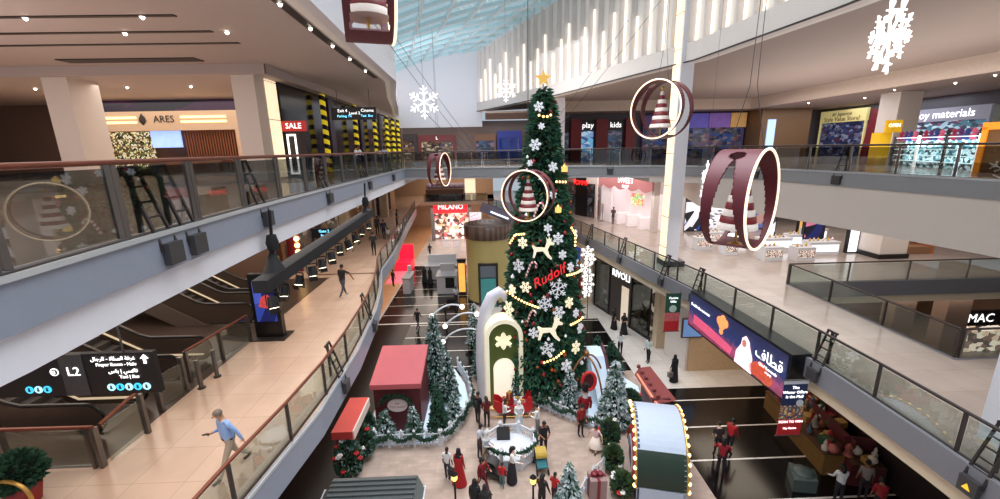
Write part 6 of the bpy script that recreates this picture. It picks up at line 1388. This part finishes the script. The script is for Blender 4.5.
# ground, right walkway
person('person in white shirt and black trousers on the pale floor, left one',(8.45,24.8,0),-20,1.74,top=WHT,low=BLK,skin='dark',arms=FOLD,legs=STAND,sleeve=1)
person('person in white shirt and black trousers by the white wall, right one',(9.95,23.8,0),-60,1.76,top=(214,224,218),low=BLK,skin='dark',arms=RELAX,legs=STAND,sleeve=1)
person('woman in black robe and headscarf with a bag on the sand-coloured floor',(10.6,21.5,0),200,1.66,top=BLK,low=BLK,skin='tan',arms=RELAX,legs=STAND,sleeve=1,scarf=(22,20,24),skirt=((24,22,26),.04,1.45,.30),bag=((120,110,104),1))
person('woman in black robe in the dark watch shop doorway, left one',(9.3,28.9,0),-70,1.66,top=BLK,low=BLK,arms=RELAX,legs=STAND,scarf=(22,20,24),skirt=((26,24,28),.04,1.45,.32),skin='tan')
person('woman in black robe in the dark watch shop doorway, right one',(9.75,28.0,0),-40,1.64,top=BLK,low=BLK,arms=FOLD,legs=STAND,scarf=(22,20,24),skirt=((26,24,28),.04,1.45,.32),skin='tan')
person('person in red jacket on the black floor, nearer of the two in red',(9.4,14.4,0),150,1.72,top=(150,28,40),low=(40,28,34),arms=((24,20,60),(24,20,60)),legs=STAND,sleeve=1,hairlen=.1)
person('person in bright red top on the black floor, farther of the two in red',(10.45,15.6,0),120,1.74,top=(190,34,40),low=(34,28,32),arms=((18,10,60),(10,10,20)),legs=STAND,sleeve=1)
person('person in dark top beside the two in red, seen from behind',(9.85,15.5,0),170,1.66,top=(60,46,50),low=(34,28,32),arms=RELAX,legs=STAND,skin='light')
person('person in white top at the bottom right, beside the ottoman',(13.0,12.75,0),170,1.72,top=(226,224,224),low=(40,38,44),arms=((20,10,40),(20,10,40)),legs=STAND,sleeve=1,hairlen=.12)
person('person in grey top among the stalls at the bottom right',(14.1,12.9,0),150,1.7,top=(150,140,138),low=(50,46,50),arms=RELAX,legs=STAND)
person('person in red top at the bottom right under the walkway',(13.9,12.1,0),160,1.66,top=(170,36,44),low=(40,34,40),arms=RELAX,legs=STAND)
# ground, village crowd
person('man in black jacket with backpack, left of the couple facing the sleigh',(-.75,18.3,0),150,1.76,top=BLK,low=(30,30,36),arms=RELAX,legs=STAND,sleeve=1,bag=((28,28,32),'back'))
person('woman in dark red hooded jacket, right of the couple facing the sleigh',(-.30,18.0,0),-160,1.68,top=(104,24,32),low=(36,26,32),arms=FOLD,legs=STAND,sleeve=1,hairlen=.12,hair=(60,40,30))
person('man in white shirt and dark trousers behind the octagonal pen, left one',(.55,17.75,0),100,1.72,top=WHT,low=(48,50,60),skin='dark',arms=FOLD,legs=STAND,sleeve=1)
person('woman in white dress and white headscarf behind the octagonal pen',(1.25,17.65,0),10,1.66,top=WHT,low=WHT,skin='tan',arms=FOLD,legs=STAND,sleeve=1,scarf=(236,232,226),skirt=((222,236,240),.05,1.45,.28))
person('man in white shirt and grey trousers right of the octagonal pen',(2.1,17.15,0),-110,1.78,top=(236,234,232),low=(128,128,134),skin='tan',arms=FOLD,legs=STAND,sleeve=1)
person('man in white shirt left of the octagonal pen, back row',(-.62,15.95,0),70,1.74,top=(214,220,232),low=(56,58,72),skin='dark',arms=RELAX,legs=STAND,sleeve=.5)
person('woman in pale headscarf and beige trousers left of the octagonal pen',(-.38,15.5,0),60,1.66,top=(196,200,204),low=(196,176,156),skin='tan',arms=FOLD,legs=STAND,sleeve=1,scarf=(206,204,200))
person('man in black T-shirt standing behind the teal pushchair',(2.22,15.95,0),5,1.78,top=(34,32,40),low=(52,26,34),skin='brown',arms=((26,10,66),(26,10,66)),legs=STAND,fat=1.1,nod=16)
person('boy in white T-shirt and dark trousers at the left of the crowd',(-1.95,14.75,0),170,1.5,top=WHT,low=(52,58,72),skin='dark',arms=RELAX,legs=STAND)
person('woman in long red dress with black headscarf at the left of the crowd',(-1.45,14.45,0),160,1.66,top=(170,24,34),low=(170,24,34),arms=RELAX,legs=STAND,sleeve=1,scarf=(24,22,26),skirt=((176,26,36),.04,1.45,.34),bag=((40,34,36),1),skin='tan')
person('woman in dark red top and trousers walking past the lamp post',(-.5,14.05,0),50,1.66,top=(130,26,38),low=(110,22,34),skin='tan',arms=((30,6,80),(-10,8,20)),legs=WALK,sleeve=1,hairlen=.1)
person('woman in white top and long black skirt with black hair by the pushchair',(.72,14.5,0),80,1.68,top=(238,236,234),low=BLK,skin='light',arms=((24,6,60),(24,6,60)),legs=STAND,sleeve=1,hairlen=.26,skirt=((28,26,34),.05,.95,.30))
person('child in red top and teal trousers beside the black-skirted woman',(.30,14.15,0),160,1.2,top=(196,32,42),low=(86,128,128),shoe=(220,220,220),arms=RELAX,legs=STAND,sleeve=1)
person('person in black with long black hair at the bottom, between lamp and child',(1.75,12.95,0),150,1.66,top=BLK,low=BLK,arms=((10,30,20),(10,14,12)),legs=STAND,sleeve=1,hairlen=.32)
person('child in red jumper at the bottom beside the snowy fir',(2.28,13.35,0),140,1.35,top=(196,36,40),low=(60,40,44),skin='dark',arms=((10,20,40),(10,30,10)),legs=STAND,sleeve=1)
person('person in black headscarf at the bottom edge, left one of the scarfed pair',(-.75,12.85,0),170,1.62,top=BLK,low=BLK,scarf=(26,24,28),skirt=((28,26,30),.04,1.45,.34),arms=RELAX,legs=STAND,sleeve=1)
person('person in grey-black headscarf at the bottom edge, right one of the scarfed pair',(-.35,12.6,0),190,1.6,top=BLK,low=BLK,scarf=(40,36,40),skirt=((34,30,34),.04,1.45,.34),arms=RELAX,legs=STAND,sleeve=1)
person('girl in pink and white flared dress running across the paving',(4.6,16.1,0),-30,1.35,top=(236,196,196),low=(230,210,200),skin='tan',arms=((10,40,30),(-10,40,20)),legs=WALK,skirt=((240,222,210),.28,.92,.42),hairlen=.1)
person('attendant in red coat and black trousers beside the fence',(4.15,17.15,0),20,1.68,top=(150,30,36),low=BLK,skin='tan',arms=RELAX,legs=STAND,sleeve=1,hat=(28,26,30))
# ground, far
person('person in black robe before the far grey kiosk counter, left one',(-6.75,41.7,0),180,1.7,top=BLK,low=BLK,arms=RELAX,legs=STAND,scarf=(24,22,26),skirt=((24,22,26),.04,1.45,.32))
person('person in black robe before the far grey kiosk counter, right one',(-6.1,41.2,0),160,1.7,top=BLK,low=BLK,arms=RELAX,legs=STAND,scarf=(24,22,26),skirt=((24,22,26),.04,1.45,.32))
person('person in dark clothes standing on the pink-lit strip at the far left',(-9.75,40.6,0),150,1.75,top=(36,40,52),low=(30,32,40),arms=RELAX,legs=STAND)
person('person in dark clothes walking toward the far red-signed shop',(-7.6,52.5,0),170,1.75,top=(40,40,46),low=(34,34,40),arms=ARMW,legs=WALK)
person('person in pale top and dark trousers left of the lift drum',(-3.0,35.0,0),20,1.7,top=(190,200,214),low=(34,36,44),arms=FOLD,legs=STAND)
person('person in black walking on the dark striped floor, left of the frosted fir',(-5.6,30.0,0),160,1.72,top=BLK,low=(36,34,40),arms=ARMW,legs=WALK)
person('person in black pushing along the dark striped floor near the lamp arms',(-3.6,31.5,0),120,1.7,top=(44,40,46),low=BLK,arms=FOLD,legs=STAND)
# pushchairs
def pushchair(label,loc,face,c1,c2):
    t=thing('pushchair',label,'pushchair',loc,math.radians(face),local=True)
    for s in (-1,1):
        b=MB(); b.tube([(s*.24,.42,1.02),(s*.24,.1,.6),(s*.24,-.42,.12)],.018,6); b.tube([(s*.24,.1,.6),(s*.24,.34,.12)],.018,6); part('frame',b,m_can,t)
        for y in (-.42,.34): b=MB(); b.tube([(s*.24+.02*cos(a)*0,y+.11*cos(a),.13+.11*sin(a)) for a in [2*PI*k/16 for k in range(16)]],.03,6,closed=True); b.tube([(s*.22,y,.13),(s*.26,y,.13)],.05,8); part('wheel',b,m_can,t)
    b=MB(); b.tube([(-.24,.42,1.02),(.24,.42,1.02)],.022,6); part('handle',b,m_can,t)
    b=MB(); b.plate([(-.22,-.4),(.22,-.4),(.22,.28),(-.22,.28)],(0,-.05,.48),(1,0,0),(0,.72,.5),.06); b.box(-.22,-.42,.3,.22,-.1,.36); part('seat',b,M('pram %d %d %d'%c1,c1,.7,noise=.06),t)
    b=MB(); P=[(.30*cos(a)+.12,.62+.28*sin(a)) for a in [PI*k/8 for k in range(9)]]
    for (y0,z0),(y1,z1) in zip(P,P[1:]): b.add([(-.24,y0,z0),(.24,y0,z0),(.24,y1,z1),(-.24,y1,z1)],[(0,1,2,3)],0,True)
    part('hood',b,M('pram %d %d %d'%c2,c2,.7,noise=.06),t)
    b=MB(); b.box(-.2,-.2,.16,.2,.3,.32); part('basket',b,M('pram %d %d %d'%c2,c2,.7),t)
pushchair('teal and mustard pushchair in front of the black-shirted man',(2.0,15.2,0),5,(40,110,120),(190,160,70))
pushchair('dark grey pushchair beside the child in teal trousers',(-.02,14.75,0),70,(58,56,56),(70,66,64))
# ------------------------------------------------------------------ light
w=bpy.data.worlds.new('world'); bpy.context.scene.world=w; w.use_nodes=True
bg=w.node_tree.nodes['Background']; bg.inputs['Color'].default_value=(.60,.68,.78,1); bg.inputs['Strength'].default_value=.72
def area(name,loc,sx,sy,power,col,rot=(0,0,0),spread=None):
    l=bpy.data.lights.new(name,'AREA'); l.shape='RECTANGLE'; l.size=sx; l.size_y=sy; l.energy=power; l.color=col
    if spread: l.spread=math.radians(spread)
    o=bpy.data.objects.new(name,l); C.objects.link(o); o.location=loc; o.rotation_euler=rot; return o
WARM=(1,.88,.77); NEUT=(1,.92,.84)
area('ceiling_light_left_walk',(-7.6,16,10.6),3,34,520,(1,.88,.77))
area('ceiling_light_left_back',(-16,16,10.6),6,16,800,(1,.86,.74))
area('ceiling_light_right_hall',(22,28,9.2),18,18,1000,(1,.93,.88))
area('ceiling_light_right_walk',(13.6,24,9.2),3,26,300,(1,.93,.88))
area('ceiling_light_right_near',(19,6,9.2),10,12,260,(1,.92,.86))
area('ceiling_light_level_two_left',(-16,9,17.4),18,18,1100,(1,.92,.87))
area('ceiling_light_level_two_left_shops',(-20,27.5,17.0),16,8,900,(1,.88,.77))
area('ceiling_light_level_two_right',(22,22,17.6),8,36,1300,(1,.94,.9))
area('ceiling_light_level_two_shops',(30,38,16.8),14,10,900,(.9,.93,1))
area('ceiling_light_level_two_end',(-3,57,16.8),22,5,700,(1,.84,.70))
area('ceiling_light_ground_left',(-8,40,5.0),4,50,900,(1,.87,.74))
area('ceiling_light_ground_far',(-3,64,5.0),12,14,900,(1,.85,.72))
area('ceiling_light_level_one_end',(-4,64,10.6),12,8,500,(1,.84,.68))
area('ceiling_light_ground_right',(13.4,21,4.7),2.6,7,160,(1,.84,.66))
area('atrium_fill',(2,20,21.8),12,44,4300,(.94,.96,1.0),(0,0,0),100)  # broad fill added below the skylight to brighten the village
area('right_walk_far_fill',(11.5,39,10.7),4,14,420,(1,.94,.9))  # fill added to lift the dark stretch by the far right shops
area('ground_hall_fill',(26,24,4.6),10,6,260,(1,.9,.8))  # fill added to brighten the columns seen through the floor opening
area('end_wall_fill',(-4.5,38,19),6,4,520,(.9,.93,1.0),(PI/2,0,0),120)  # unseen fill added in mid-air to whiten the end wall
area('right_wall_fill',(3,24,17),4,30,500,(1,.97,.94),(0,-PI/2-.25,0),120)  # unseen fill added in mid-air to brighten the right bladed wall
area('left_ceiling_fill',(-20,8,12.4),12,12,680,(1,.92,.88),(PI,0,0))  # unseen upward fill added to lift the left ceiling tone
area('right_ceiling_fill',(22,20,12.4),6,30,950,(1,.93,.88),(PI,0,0))  # unseen upward fill, added to brighten the right soffit
# ------------------------------------------------------------------ camera
cam=bpy.data.cameras.new('camera'); co=bpy.data.objects.new('camera',cam); C.objects.link(co)
P_,Y_,R_=math.radians(13.6),math.radians(1.6),math.radians(-1.1)
fw=Vector((sin(Y_)*cos(P_),cos(Y_)*cos(P_),-sin(P_))); rt=Vector((cos(Y_),-sin(Y_),0)); up=rt.cross(fw)
r2=rt*cos(R_)+up*sin(R_); u2=-rt*sin(R_)+up*cos(R_)
co.matrix_world=Matrix(((r2.x,u2.x,-fw.x,0),(r2.y,u2.y,-fw.y,0),(r2.z,u2.z,-fw.z,13.4),(0,0,0,1)))
cam.sensor_width=36; cam.lens=417/1000*36; cam.clip_start=.05; cam.clip_end=400
sc=bpy.context.scene; sc.camera=co
sc.view_settings.view_transform='Standard'; sc.view_settings.look='None'; sc.view_settings.exposure=0
sc.cycles.use_denoising=True; sc.cycles.max_bounces=6; sc.cycles.transparent_max_bounces=16; sc.cycles.sample_clamp_indirect=4; sc.cycles.caustics_reflective=False; sc.cycles.caustics_refractive=False
